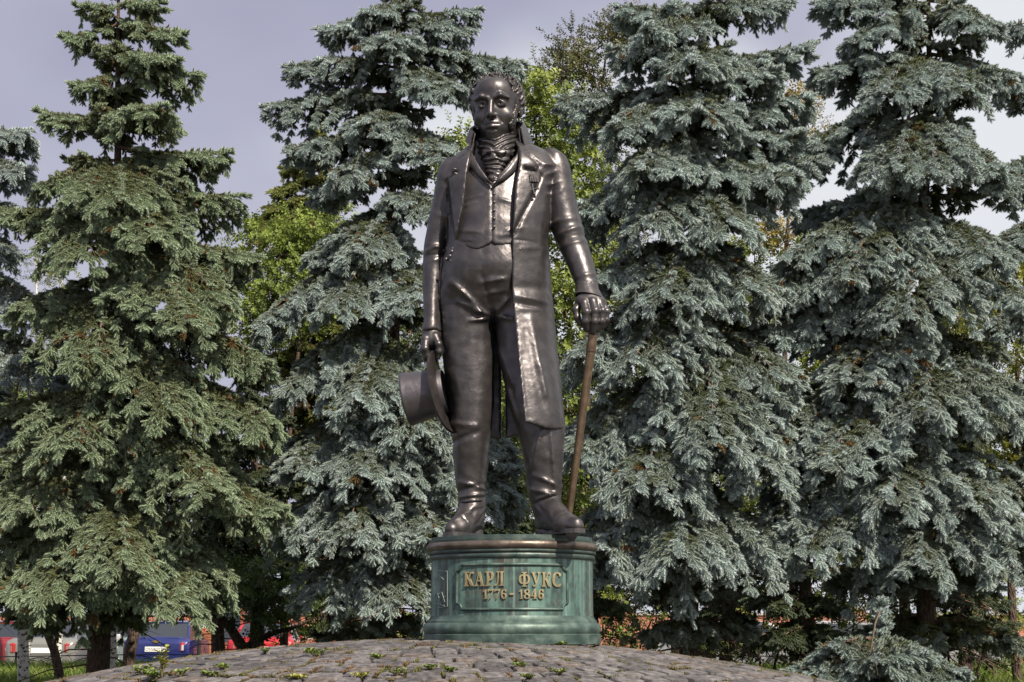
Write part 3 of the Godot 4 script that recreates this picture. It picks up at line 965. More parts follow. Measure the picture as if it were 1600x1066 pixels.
func make_hands(root: Node3D) -> void:
	# the hand on the cane: gauntlet cuff, back of the hand, four fingers over the knob, thumb towards the coat
	var net := Net.new()
	var wz := 0.14
	net.add(Cone.new(sp(918, 446, wz), sp(921, 462, wz + 0.02), 0.056, 0.052, 0.02))
	net.add(Egg.new(sp(922, 472, wz + 0.04), Vector3(0.066, 0.06, 0.056), 0.02, false, Basis(Vector3.FORWARD, 0.2)))
	net.add(Cone.new(sp(908, 470, wz + 0.06), sp(938, 472, wz + 0.05), 0.03, 0.03, 0.02))
	finger(net, [sp(913, 474, wz + 0.085), sp(916, 488, wz + 0.118), sp(915, 502, wz + 0.11), sp(917, 514, wz + 0.085)], 0.0225, 0.0185)
	finger(net, [sp(926, 472, wz + 0.085), sp(930, 486, wz + 0.116), sp(929, 502, wz + 0.112), sp(926, 518, wz + 0.085)], 0.0225, 0.0185)
	finger(net, [sp(936, 473, wz + 0.07), sp(941, 486, wz + 0.096), sp(940, 502, wz + 0.092), sp(934, 515, wz + 0.07)], 0.0205, 0.017)
	finger(net, [sp(942, 475, wz + 0.045), sp(948, 487, wz + 0.066), sp(947, 500, wz + 0.062), sp(941, 511, wz + 0.045)], 0.018, 0.015)
	finger(net, [sp(905, 472, wz + 0.045), sp(900, 484, wz + 0.062), sp(902, 496, wz + 0.066), sp(907, 506, wz + 0.06)], 0.021, 0.0155)
	part("gloved_hand", net.mesh(0.0038), M.bronze, root)
	var cuff := Builder.new()
	var pts := []
	for k in 6:
		var t := k / 5.0
		var c := sp(lerpf(916, 922, t), lerpf(444, 466, t), wz + 0.02 * t)
		var rx := lerpf(0.058, 0.079, t) + (0.005 if k in [0, 5] else 0.0)
		var rz := lerpf(0.06, 0.075, t)
		for s in 29:
			var a := TAU * s / 28.0
			pts.append(c + Vector3(sin(a) * rx, sin(a) * rx * -0.22 + 0.012 * cos(a) * t, cos(a) * rz))
	var flip := []
	for r in 6: flip.append_array(pts.slice((5 - r) * 29, (5 - r) * 29 + 29))
	cuff.sheet(flip, 29, 0.008)
	part("cuff", cuff.mesh(), M.bronze, root)
	# the hand that hangs and holds the hat by its brim
	var low := Net.new()
	low.add(Cone.new(sp(674, 512, 0.045), sp(675, 524, 0.05), 0.05, 0.052, 0.02))
	low.add(Egg.new(sp(674, 532, 0.055), Vector3(0.044, 0.055, 0.066), 0.02))
	finger(low, [sp(665, 530, 0.1), sp(664, 545, 0.118), sp(668, 556, 0.105), sp(676, 561, 0.085)], 0.02, 0.016)
	finger(low, [sp(664, 532, 0.07), sp(662, 547, 0.082), sp(666, 559, 0.075), sp(675, 564, 0.06)], 0.02, 0.016)
	finger(low, [sp(665, 532, 0.035), sp(663, 547, 0.04), sp(667, 559, 0.036), sp(676, 563, 0.03)], 0.019, 0.0155)
	finger(low, [sp(667, 532, 0.005), sp(666, 545, 0.004), sp(670, 554, 0.004), sp(677, 558, 0.004)], 0.017, 0.014)
	finger(low, [sp(680, 526, 0.1), sp(685, 538, 0.118), sp(686, 549, 0.112), sp(684, 558, 0.098)], 0.0195, 0.015)
	part("hand", low.mesh(0.0042), M.bronze, root)

func make_hat(root: Node3D) -> void:
	var hat := Node3D.new()
	hat.name = "top_hat"
	root.add_child(hat)
	# the brim hangs on edge beside the thigh, the crown points out and a little down
	var c := sp(691, 612, 0.06)
	var axis := Vector3(-1.0, -0.2, -0.14).normalized()
	var vz := axis.cross(Vector3.UP).normalized()
	var vy := vz.cross(axis).normalized()
	hat.transform = Transform3D(Basis(vz, axis, vy * -1.0).orthonormalized(), c)
	var b := Builder.new()
	b.lathe([Vector2(0.112, -0.02), Vector2(0.117, 0.0), Vector2(0.122, 0.03), Vector2(0.127, 0.09), Vector2(0.136, 0.15), Vector2(0.142, 0.185), Vector2(0.143, 0.191), Vector2(0.139, 0.197), Vector2(0.12, 0.199), Vector2(0.0, 0.2)], 56, false)
	part("crown", b.mesh(), M.bronze_smooth, hat)
	var br := Builder.new()
	var pts := []
	for r in 6:
		for s in 65:
			var a := TAU * s / 64.0
			var t := r / 5.0
			var rad := lerpf(0.11, 0.205, t)
			var curl := 0.05 * pow(t, 2.0) * (absf(sin(a)) - 0.42)     # the brim rolls up at its two sides
			pts.append(Vector3(sin(a) * rad * 0.93, curl, cos(a) * rad * 1.08))
	br.sheet(pts, 65, 0.013)
	part("brim", br.mesh(), M.bronze_dark, hat)
	var band := Builder.new()
	band.lathe([Vector2(0.116, 0.004), Vector2(0.125, 0.005), Vector2(0.127, 0.03), Vector2(0.122, 0.032)], 48)
	part("hat_band", band.mesh(), M.bronze_dark, hat)

func make_boots(root: Node3D) -> void:
	for side in 2:
		var net := Net.new()
		var heel: Vector3
		var ball: Vector3
		var toe: Vector3
		if side == 0:
			net.add(Loft.new(rows([[772, 716, 758, -0.03, 0.088], [785, 719, 757, -0.028, 0.082], [798, 722, 755, -0.022, 0.078], [812, 724, 754, -0.02, 0.075], [822, 726, 752, -0.02, 0.07]]), 0.03))
			heel = sp(742, 826, -0.06); ball = sp(718, 822, 0.1); toe = sp(706, 825, 0.165)
		else:
			net.add(Loft.new(rows([[772, 829, 876, 0.11, 0.092], [788, 832, 874, 0.105, 0.086], [800, 836, 872, 0.11, 0.082], [812, 840, 870, 0.12, 0.078], [824, 842, 868, 0.125, 0.072]]), 0.03))
			heel = sp(850, 825, 0.1); ball = sp(884, 818, 0.36); toe = sp(901, 824, 0.44)
		heel.y = 0.078; ball.y = 0.05; toe.y = 0.04
		net.add(Cone.new(heel, ball, 0.05, 0.052, 0.03))
		net.add(Cone.new(ball, toe, 0.052, 0.036, 0.03))
		var dir := (toe - heel).normalized()
		var ank: Vector3 = heel + dir * 0.03 + Vector3(0, 0.09, 0)
		net.add(Cone.new(ank, ball + Vector3(0, 0.005, 0), 0.068, 0.048, 0.04))
		net.slack = 0.02
		var sx := dir.cross(Vector3.UP).normalized()
		var f0 := heel.lerp(ball, 0.35)
		net.after = func(p: Vector3, d: float) -> float:
			if absf(d) < 0.04:
				var u := (p - f0).dot(dir)
				var w := clampf(1.0 - absf(p.y - 0.13) / 0.1, 0.0, 1.0)
				d -= 0.0045 * sin((p.y * 1.0 + u * 0.5) * 120.0 + 5.0 * n_fold.get_noise_3d(p.x * 2.0, p.y * 2.0, p.z * 2.0)) * w * clampf(0.5 + u * 6.0, 0.1, 1.0)
				d -= 0.003 * n_fold.get_noise_3d(p.x * 3.0, p.y * 3.0, p.z * 3.0)
				# toe cap seam
				var q := (p - ball).dot(dir)
				d += 0.004 * exp(-pow((q - 0.012) / 0.005, 2.0)) * (1.0 if p.y > 0.03 else 0.0)
			return maxf(d, lerpf(0.042, 0.014, clampf(((p - heel).dot(dir) - 0.02) / 0.1, 0.0, 1.0)) - p.y)
		var boot := part("boot", net.mesh(0.0052), M.bronze, root)
		# sole and heel block
		var so := Builder.new()
		var n := 26
		var outline := []
		for k in n:
			var t := float(k) / n * TAU
			var along := (1.0 - cos(t)) * 0.5
			var l := (toe - heel).length()
			var wid: float = lerpf(0.045, 0.06, smoothstep(0.25, 0.7, along)) * pow(maxf(0.0, 1.0 - pow(absf(along * 2.0 - 1.0), 6.0)), 0.5)
			var p := heel + dir * (along * (l + 0.086) - 0.05) + sx * wid * (1.0 if t < PI else -1.0)
			outline.append(Vector3(p.x, lerpf(0.04, 0.012, smoothstep(0.12, 0.42, along)), p.z))
		var cen := heel.lerp(toe, 0.5)
		for k in n:
			var a: Vector3 = outline[k]
			var e: Vector3 = outline[(k + 1) % n]
			var up := Vector3(0, 0.013, 0)
			var dn := Vector3(0, -0.009, 0)
			so.quad(a + dn, e + dn, e + up, a + up)
			so.quad(e + dn, a + dn, Vector3(cen.x, a.y, cen.z) + dn, Vector3(cen.x, e.y, cen.z) + dn)
			so.quad(a + up, e + up, Vector3(cen.x, e.y, cen.z) + up, Vector3(cen.x, a.y, cen.z) + up)
		var hl := []
		for hh in [0.0, 0.034]:
			for s in 21:
				var t := TAU * s / 20.0
				var r2 := 1.0 if cos(t) < 0.0 else 0.75
				hl.append(heel + dir * (cos(t) * 0.042 * r2 - 0.006) + sx * sin(t) * 0.043 * -1.0 + Vector3(0, hh - heel.y, 0))
		so.grid(hl, 21, true)
		part("sole", so.mesh(), M.bronze, boot)
	# a small bracket under the toe that reaches past the rim
	var br := Builder.new()
	var q := sp(893, 838, 0.42)
	br.tube([Vector3(q.x, -0.02, q.z - 0.01), Vector3(q.x, -0.008, q.z), Vector3(q.x, 0.004, q.z)], [0.022, 0.03, 0.03], 14)
	part("toe_bracket", br.mesh(), M.bronze, root)

func make_cane(root: Node3D) -> void:
	var cane := Node3D.new()
	cane.name = "walking_cane"
	root.add_child(cane)
	var top := sp(929, 506, 0.2)
	var tip := sp(884, 812, 0.08)
	tip.y = 0.0
	var k1 := top.lerp(tip, 0.055)
	var k2 := top.lerp(tip, 0.13)
	var b := Builder.new()
	b.tube([k2, top.lerp(tip, 0.5), top.lerp(tip, 0.97), tip], [0.0235, 0.0205, 0.0165, 0.016], 16)
	part("shaft", b.mesh(), M.bronze_gold, cane)
	var c := Builder.new()
	c.tube([top, top.lerp(k1, 0.6), k1], [0.022, 0.024, 0.026], 16)
	part("knob", c.mesh(), M.bronze, cane)
	var r := Builder.new()
	r.tube([k1, k1.lerp(k2, 0.1), k1.lerp(k2, 0.12), k1.lerp(k2, 0.85), k1.lerp(k2, 0.87), k2], [0.0275, 0.0275, 0.0245, 0.0245, 0.0275, 0.0275], 16)
	part("collar_ring", r.mesh(), M.bronze_gold, cane)

func make_statue() -> void:
	var s := thing("bronze_statue", "dark bronze statue of a standing man in a tailcoat with top hat and cane", "statue", foot)
	make_trousers(s)
	make_waistcoat(s)
	make_coat(s)
	make_head(s)
	make_hands(s)
	make_hat(s)
	make_boots(s)
	make_cane(s)

# ------------------------------------------------------------------ the drum under the statue
func verdigris() -> StandardMaterial3D:
	var w := 1024
	var h := 256
	var a := noise(0.012, 5, 31)
	var s := noise(0.03, 4, 37)
	var f := noise(0.09, 4, 41)
	var teal := lin(0.068, 0.125, 0.11)
	var pale := lin(0.17, 0.27, 0.24)
	var dark := lin(0.035, 0.05, 0.05)
	var brown := lin(0.07, 0.05, 0.038)
	var im := Image.create(w, h, false, Image.FORMAT_RGB8)
	for x in w:
		var ang := TAU * x / w
		var cx := cos(ang) * 160.0
		var cz := sin(ang) * 160.0
		for y in h:
			var streak := s.get_noise_3d(cx, y * 0.09, cz)
			var blot := a.get_noise_3d(cx, y * 1.0, cz)
			var fine := f.get_noise_3d(cx, y * 0.5, cz)
			var c := teal.lerp(pale, clampf(streak * 1.3 + blot * 0.6 + 0.18, 0.0, 1.0))
			c = c.lerp(dark, clampf(-streak * 1.6 - blot * 0.9 + fine * 0.7 - 0.05, 0.0, 0.85))
			c = c.lerp(brown, clampf(blot * 1.1 - 0.1 + fine * 0.6 - streak * 0.6, 0.0, 0.7))
			var drip := s.get_noise_3d(cx * 2.6 + 90.0, y * 0.035, cz * 2.6)
			c = c.lerp(pale.lightened(0.12), clampf(drip * 2.6 - 0.62, 0.0, 0.6))
			c = c.lerp(dark, clampf(-drip * 2.4 - 0.7, 0.0, 0.6))
			im.set_pixel(x, y, c)
	var m := mat(Color.WHITE, 0.6, 0.25)
	m.albedo_texture = ImageTexture.create_from_image(im)
	m.roughness_texture = noise_tex(0.02, 5, 33, [[0.2, Color(0.6, 0.6, 0.6)], [0.8, Color.WHITE]], 256)
	return m

func arc_strip(b: Builder, pts: Array, r: float, half: float, up: float) -> void:    # a raised moulding along (angle, height) points on the drum
	var pp := []
	for p in pts: pp.append(Vector3(sin(p.x) * (r + up * 0.35), p.y, cos(p.x) * (r + up * 0.35)))
	pp.append(pp[0]); pp.append(pp[1])
	var rad := []
	for p in pp: rad.append(half)
	b.tube(pp, rad, 7, Color.WHITE, false)

func make_pedestal() -> void:
	var base_y := at(797, 1001, 0.46).y
	var o := thing("statue_pedestal", "round green-patinated bronze drum pedestal with a lettered plaque", "pedestal", Vector3(0, base_y, 0))
	var H := foot.y - base_y
	var R := (at(923, 900, 0.0).x - at(671, 900, 0.0).x) * 0.5
	var k := R / 0.42
	var d := Builder.new()
	var y_rim := at(797, 872, 0.43).y - base_y
	var y_foot := at(797, 962, 0.43).y - base_y
	d.lathe([Vector2(R * 1.004, y_foot), Vector2(R, y_foot + 0.03), Vector2(R, y_rim - 0.012), Vector2(R * 1.004, y_rim)], 96, false)
	M.verdigris = verdigris()
	M.verdigris.uv1_scale = Vector3(1, 2.0, 1)
	M.patina = bronze(lin(0.03, 0.055, 0.05), lin(0.11, 0.155, 0.135), 0.6, 44, 0.35)
	M.rim = bronze(lin(0.075, 0.058, 0.048), lin(0.17, 0.14, 0.12), 0.5, 45, 0.6)
	M.rim_dark = bronze(lin(0.035, 0.06, 0.058), lin(0.11, 0.13, 0.115), 0.55, 46, 0.45)
	part("drum", d.mesh(), M.verdigris, o)
	# foot moulding: plinth, torus, cove
	var y := y_foot
	var f := Builder.new()
	f.lathe([Vector2(R * 1.09, -0.02), Vector2(R * 1.092, y * 0.22), Vector2(R * 1.075, y * 0.26)], 96)
	f.lathe([Vector2(R * 1.075, y * 0.26), Vector2(R * 1.088, y * 0.33), Vector2(R * 1.094, y * 0.46), Vector2(R * 1.088, y * 0.58), Vector2(R * 1.07, y * 0.68), Vector2(R * 1.05, y * 0.71)], 96, false)
	f.lathe([Vector2(R * 1.05, y * 0.71), Vector2(R * 1.047, y * 0.79)], 96)
	f.lathe([Vector2(R * 1.047, y * 0.79), Vector2(R * 1.025, y * 0.86), Vector2(R * 1.01, y * 0.95), Vector2(R * 1.004, y)], 96, false)
	part("foot_moulding", f.mesh(), M.patina, o)
	var c := Builder.new()
	var e := H - y_rim
	c.lathe([Vector2(R * 1.004, y_rim), Vector2(R * 1.022, y_rim + e * 0.05), Vector2(R * 1.03, y_rim + e * 0.14), Vector2(R * 1.022, y_rim + e * 0.22), Vector2(R * 1.012, y_rim + e * 0.24)], 96, false)
	c.lathe([Vector2(R * 1.012, y_rim + e * 0.24), Vector2(R * 1.035, y_rim + e * 0.27), Vector2(R * 1.042, y_rim + e * 0.34), Vector2(R * 1.035, y_rim + e * 0.4)], 96, false)
	part("rim_bead", c.mesh(), M.rim_dark, o)
	var t := Builder.new()
	t.lathe([Vector2(R * 1.03, y_rim + e * 0.4), Vector2(R * 1.05, y_rim + e * 0.43), Vector2(R * 1.064, y_rim + e * 0.52), Vector2(R * 1.066, y_rim + e * 0.6), Vector2(R * 1.056, y_rim + e * 0.7), Vector2(R * 1.04, y_rim + e * 0.74)], 96, false)
	part("rim_torus", t.mesh(), M.rim, o)
	var u := Builder.new()
	u.lathe([Vector2(R * 1.035, y_rim + e * 0.74), Vector2(R * 1.037, y_rim + e * 0.84), Vector2(R * 1.0, y_rim + e * 0.86), Vector2(R * 0.998, H), Vector2(0.0, H)], 96)
	part("rim_step", u.mesh(), M.rim_dark, o)
	# plaque: a flat raised border with inward-curved corners, and letters standing out of the drum
	var xa := asin(clampf(at(714, 918, 0.33).x / R, -0.99, 0.99))
	var xb := asin(clampf(at(886, 918, 0.33).x / R, -0.99, 0.99))
	var yt := at(797, 882, R).y - base_y
	var yb := at(797, 952, R).y - base_y
	var q := 0.03
	var qa := q / R
	var pts := []
	var mk := func(x0: float, y0: float, x1: float, y1: float, n: int) -> void:
		for s in n: pts.append(Vector2(lerpf(x0, x1, float(s) / n), lerpf(y0, y1, float(s) / n)))
	var bow := func(cx: float, cy: float, a0: float, a1: float) -> void:
		for s in 6:
			var a := lerpf(a0, a1, s / 6.0)
			pts.append(Vector2(cx + cos(a) * qa, cy + sin(a) * q))
	mk.call(xa + qa, yb, xb - qa, yb, 24)
	bow.call(xb, yb, PI, PI / 2)
	mk.call(xb, yb + q, xb, yt - q, 6)
	bow.call(xb, yt, -PI / 2, -PI)
	mk.call(xb - qa, yt, xa + qa, yt, 24)
	bow.call(xa, yt, 0.0, -PI / 2)
	mk.call(xa, yt - q, xa, yb + q, 6)
	bow.call(xa, yb, PI / 2, 0.0)
	var fr := Builder.new()
	arc_strip(fr, pts, R, 0.0075, 0.006)
	part("plaque_border", fr.mesh(), M.patina, o)
	var font := SystemFont.new()
	font.font_names = PackedStringArray(["Droid Serif"])
	font.font_weight = 700
	var letters := Node3D.new()
	letters.name = "inscription"
	o.add_child(letters)
	var set_line := func(text: String, px: Array, py_top: float, py_base: float) -> void:
		var j := 0
		for ch in text:
			if ch == " ": continue
			var tm := TextMesh.new()
			tm.text = ch
			tm.font = font
			tm.font_size = 96
			tm.depth = 0.014
			tm.pixel_size = 0.001
			tm.curve_step = 1.0
			var bb := tm.get_aabb()
			var y0 := at(797, py_base, R).y - base_y
			var y1 := at(797, py_top, R).y - base_y
			var wl := (at(px[j][1], 918, R).x - at(px[j][0], 918, R).x)
			var xc := at((px[j][0] + px[j][1]) * 0.5, 918, R * 0.94).x
			var an := asin(clampf(xc / R, -0.98, 0.98))
			wl /= maxf(cos(an), 0.4)
			var sx := wl / maxf(bb.size.x, 0.001)
			var sy := (y1 - y0) / maxf(bb.size.y, 0.001)
			if ch == "-": sy = sx
			var yc := (y0 + y1) * 0.5
			var bs := Basis(Vector3.UP, an) * Basis.from_scale(Vector3(sx, sy, 0.9))
			var cen := Vector3(bb.get_center().x, bb.get_center().y, bb.get_center().z)
			var pos := Vector3(sin(an) * (R + 0.002), yc, cos(an) * (R + 0.002))
			part("letter", tm, M.letter, letters, Transform3D(bs, pos - bs * cen))
			j += 1
	M.letter = bronze(lin(0.21, 0.172, 0.098), lin(0.36, 0.3, 0.175), 0.5, 47, 0.3)
	set_line.call("КАРЛ", [[725, 741], [742.5, 757], [759, 772], [773, 788]], 893, 916)
	set_line.call("ФУКС", [[810, 828], [829.5, 844], [845.5, 860], [862, 876]], 894, 917)
	set_line.call("1776-1846", [[756, 762], [763, 772], [773, 782], [783, 792], [796, 803], [811, 817], [818, 828], [829, 839], [840, 849]], 921, 936)
	# a scratched panel at the left of the drum: a thin frame and loose strokes
	var sc := Builder.new()
	var on := func(px: float, py: float) -> Vector3:
		var an := asin(clampf(at(px, py, 0.2).x / R, -0.995, 0.995))
		return Vector3(sin(an) * (R + 0.0012), at(797, py, 0.25).y - base_y, cos(an) * (R + 0.0012))
	for l in [[674, 890, 700, 893], [700, 893, 700, 948], [700, 948, 674, 951], [675, 935, 684, 926], [684, 926, 689, 944], [689, 944, 697, 932], [676, 900, 680, 914], [686, 897, 694, 906], [679, 942, 696, 947], [691, 925, 696, 941], [677, 931, 681, 946], [683, 934, 687, 927]]:
		var p0: Vector3 = on.call(l[0], l[1])
		var p1: Vector3 = on.call(l[2], l[3])
		var pm: Vector3 = on.call((l[0] + l[2]) * 0.5, (l[1] + l[3]) * 0.5)
		sc.tube([p0, pm, p1], [0.0016, 0.002, 0.0016], 4)
	part("scratched_drawing", sc.mesh(), M.scratch, o)

# ------------------------------------------------------------------ ground, road and the cobbled mound
var apex := Vector3.ZERO
const MOUND_R := 4.75

func ground_y(x: float, z: float) -> float:
	var road := smoothstep(-23.2, -25.6, z)
	return lerpf(0.6 * smoothstep(-4.6, -9.5, z) + 0.03 * sin(x * 0.7) * sin(z * 0.5 + 1.0), 0.2, road)

func mound_y(r: float) -> float:
	return apex.y - 0.054 * r * r - 0.0012 * pow(maxf(r - 1.2, 0.0), 3.0)

func make_ground() -> void:
	apex = Vector3(-0.36, at(740, 1001, 0.3).y + 0.004, 0.0)
	var g := Builder.new()
	var pts := []
	var xs := []
	var k := -60.0
	while k <= 60.0:
		xs.append(k * (1.0 + absf(k) * 0.1))
		k += 2.0
	for iz in 70:
		var z := 30.0 - iz * 1.0 - pow(iz / 69.0, 4.0) * 360.0
		for x in xs: pts.append(Vector3(x, ground_y(x, z), z))
	g.grid(pts, xs.size())
	M.soil = tri(mat(Color.WHITE, 0.95), 0.35, true)
	M.soil.albedo_texture = noise_tex(0.02, 5, 71, [[0.2, lin(0.035, 0.03, 0.02)], [0.5, lin(0.06, 0.06, 0.028)], [0.8, lin(0.07, 0.085, 0.03)]], 512)
	part("ground", g.mesh(), M.soil, self).set_meta("kind", "structure")
	M.asphalt = tri(mat(Color.WHITE, 0.9), 0.5, true)
	M.asphalt.albedo_texture = noise_tex(0.05, 4, 72, [[0.2, lin(0.1, 0.1, 0.1)], [0.8, lin(0.17, 0.165, 0.16)]], 512)
	var r := Builder.new()
	var rp := []
	for iz in 12:
		for ix in 30: rp.append(Vector3(-58.0 + ix * 4.0, ground_y(-58.0 + ix * 4.0, -26.0 - iz * 2.4) + 0.012, -26.0 - iz * 2.4))
	r.grid(rp, 30)
	part("road", r.mesh(), M.asphalt, self).set_meta("kind", "structure")
	var kb := Builder.new()
	for ix in 29: kb.box(Vector3(-58.0 + ix * 4.0, 0.05, -26.0), Vector3(-54.02 + ix * 4.0, 0.34, -25.8), Transform3D(), Color.WHITE, 0.015)
	part("kerb", kb.mesh(), tri(mat(lin(0.3, 0.29, 0.28), 0.9), 1.0, true), self).set_meta("kind", "structure")

func make_mound() -> void:
	M.joint = tri(mat(Color.WHITE, 0.95), 1.2, true)
	M.joint.albedo_texture = noise_tex(0.03, 5, 75, [[0.2, lin(0.035, 0.03, 0.022)], [0.5, lin(0.07, 0.06, 0.04)], [0.72, lin(0.1, 0.095, 0.04)], [0.9, lin(0.12, 0.075, 0.045)]], 512)
	var b := Builder.new()
	var pts := []
	for ir in 30:
		var r := MOUND_R * ir / 29.0
		for s in 73:
			var a := -TAU * s / 72.0
			pts.append(Vector3(sin(a) * r, mound_y(r) - apex.y - 0.022, cos(a) * r))
	var rev := []
	for ir in 30: rev.append_array(pts.slice((29 - ir) * 73, (29 - ir) * 73 + 73))
	b.grid(pts, 73, true)
	b.grid([Vector3.ZERO, Vector3.ZERO], 1)
	var mound := part("mound", b.mesh(), M.joint, self, Transform3D(Basis(), Vector3(apex.x, apex.y, apex.z)))
	mound.set_meta("kind", "structure")
	# stones in rings, each a little uneven
	var r := RandomNumberGenerator.new()
	r.seed = 77
	var tones := []
	for k in 7:
		var t := k / 6.0
		var m := tri(mat(Color.WHITE, 0.8), 2.2, true)
		var c := lin(0.058, 0.053, 0.056).lerp(lin(0.118, 0.107, 0.11), t)
		if k == 3: c = lin(0.092, 0.074, 0.066)
		m.albedo_texture = noise_tex(0.03, 5, 80 + k, [[0.2, c.darkened(0.3)], [0.5, c], [0.85, c.lightened(0.16)]], 256)
		m.normal_enabled = true
		m.normal_texture = noise_tex(0.06, 4, 90, [], 256, true, 5.0) if k == 0 else tones[0].normal_texture
		m.normal_scale = 0.8
		tones.append(m)
	var shapes := []
	for k in 8:
		var sb := Builder.new()
		cobble(sb, r)
		shapes.append(sb.mesh())
	var list := []
	var ring := 0.22
	while ring < MOUND_R - 0.05:
		var depth := r.randf_range(0.105, 0.128)
		var rc := ring + depth * 0.5
		var n := maxi(6, int(TAU * rc / 0.128))
		var phase := r.randf() * TAU
		var a := 0.0
		while a < TAU - 0.02:
			var len := r.randf_range(0.1, 0.165)
			var da := len / rc
			if a + da > TAU - 0.05 / rc: da = TAU - a
			var ac := phase + a + da * 0.5
			a += da
			var rr := rc + r.randf_range(-0.012, 0.012)
			var p := Vector3(sin(ac) * rr, mound_y(rr) - apex.y + r.randf_range(-0.0035, 0.003), cos(ac) * rr)
			var slope := atan2(0.108 * rr + 0.0036 * pow(maxf(rr - 1.2, 0), 2.0), 1.0)
			var bs := Basis(Vector3.UP, ac + r.randf_range(-0.07, 0.07)) * Basis(Vector3.RIGHT, slope + r.randf_range(-0.02, 0.02)) * Basis(Vector3.BACK, r.randf_range(-0.025, 0.025))
			bs = bs * Basis.from_scale(Vector3((da * rc - 0.013) / 0.1, 1.0, (depth - 0.013) / 0.1))
			var wp := p + apex
			var under: bool = Vector2(wp.x, wp.z).length() < 0.40
			if not under: list.append([wp, Transform3D(bs, p), r.randi() % 8, r.randi() % 7])
		ring += depth
	# nearest stones in view are parts, the others are laid as one
	var eye := EYE
	list.sort_custom(func(u, v): return view_rank(u[0]) < view_rank(v[0]))
	var mm_sets := {}
	for k in list.size():
		var s = list[k]
		if k < 300:
			part("cobblestone", shapes[s[2]], tones[s[3]], mound, s[1])
		else:
			var key: int = (s[2] % 2) * 7 + s[3]
			if not mm_sets.has(key): mm_sets[key] = []
			mm_sets[key].append(s[1])
	for key in mm_sets:
		var mm := MultiMesh.new()
		mm.transform_format = MultiMesh.TRANSFORM_3D
		mm.mesh = shapes[key / 7 + 3]
		mm.instance_count = mm_sets[key].size()
		for q in mm_sets[key].size(): mm.set_instance_transform(q, mm_sets[key][q])
		var o := MultiMeshInstance3D.new()
		o.name = "cobblestones" if key == mm_sets.keys()[0] else "cobblestones_%03d" % key
		o.multimesh = mm
		o.material_override = tones[key % 7]
		o.set_meta("kind", "stuff")
		mound.add_child(o, true)
	# moss and dry litter in the joints
	var moss := []
	M.moss = mat(Color.WHITE, 0.9)
	M.moss.vertex_color_use_as_albedo = true
	var tuft := Builder.new()
	for k in 26:
		var a := r.randf() * TAU
		var q := Vector3(cos(a), 0, sin(a)) * r.randf() * 0.022
		var up := Vector3(cos(a) * r.randf() * 0.9, r.randf_range(0.4, 1.0), sin(a) * r.randf() * 0.9).normalized() * r.randf_range(0.008, 0.02)
		var w := Vector3(-sin(a), 0, cos(a)) * 0.004
		tuft.tri3(q - w, q + w, q + up)
	var clumps := noise(0.9, 3, 66)
	for s in list.slice(0, 1500):
		var wp: Vector3 = s[0]
		var thick := clumps.get_noise_2d(wp.x * 2.0, wp.z * 2.0)
		for e in 3:
			if r.randf() > 0.2 + thick * 1.1: continue
			for q in r.randi_range(3, 9):
				var lx := r.randf_range(-0.055, 0.055)
				var lz := 0.053
				var loc := Vector3(lx, 0.0, lz) if e == 0 else Vector3(0.053 * (1 if e == 1 else -1), 0.0, lx)
				var p: Vector3 = s[1] * (loc + Vector3(0, -0.007, 0))
				var c := lin(0.13, 0.13, 0.045).lerp(lin(0.17, 0.1, 0.05), clampf(clumps.get_noise_2d(wp.x * 5.0, wp.z * 5.0 + 9.0) * 1.6 + 0.35, 0, 1))
				moss.append([Transform3D(Basis(Vector3.UP, r.randf() * TAU).scaled(Vector3.ONE * r.randf_range(0.4, 1.0)), p + apex), c.srgb_to_linear() * r.randf_range(0.7, 1.3)])
	copies("moss", tuft.mesh(), M.moss, moss, self)

func view_rank(p: Vector3) -> float:
	var q := p - EYE
	var d := -q.z
	if d < 0.5 or absf(q.x / d) > 0.345 or q.y / d < -0.043: return 100.0 + q.length()
	return q.length()

func copies(called: String, m: Mesh, mt: Material, list: Array, parent: Node) -> MultiMeshInstance3D:    # [transform, linear colour]
	var mm := MultiMesh.new()
	mm.transform_format = MultiMesh.TRANSFORM_3D
	mm.use_colors = true
	mm.mesh = m
	mm.instance_count = list.size()
	for k in list.size():
		mm.set_instance_transform(k, list[k][0])
		mm.set_instance_color(k, list[k][1])
	var o := MultiMeshInstance3D.new()
	o.multimesh = mm
	o.material_override = mt
	o.name = numbered(called) if parent == self else called
	o.set_meta("kind", "stuff")
	parent.add_child(o, true)
	return o

func cobble(b: Builder, r: RandomNumberGenerator) -> void:      # a hand-cut stone about 0.1 across, its top rounded off
	var e := 0.05
	var j := []
	for k in 8: j.append(r.randf_range(-0.006, 0.004))
	var ring := func(y: float, inset: float) -> Array:
		var c := 0.014
		var w := e - inset
		return [Vector3(-w + c + j[0], y, w + j[1]), Vector3(w - c + j[2], y, w + j[1]), Vector3(w + j[3], y, w - c), Vector3(w + j[3], y, -w + c + j[4]), Vector3(w - c, y, -w + j[5]), Vector3(-w + c, y, -w + j[5]), Vector3(-w + j[6], y, -w + c + j[7]), Vector3(-w + j[6], y, w - c)]
	var rs := [ring.call(-0.045, 0.0), ring.call(-0.012, 0.0), ring.call(-0.001, 0.003), ring.call(0.002, 0.01)]
	for q in 3:
		for k in 8: b.quad(rs[q][k], rs[q][(k + 1) % 8], rs[q + 1][(k + 1) % 8], rs[q + 1][k])
	var mid := Vector3(r.randf_range(-0.008, 0.008), 0.003, r.randf_range(-0.008, 0.008))
	for k in 8: b.tri3(mid, rs[3][k], rs[3][(k + 1) % 8])

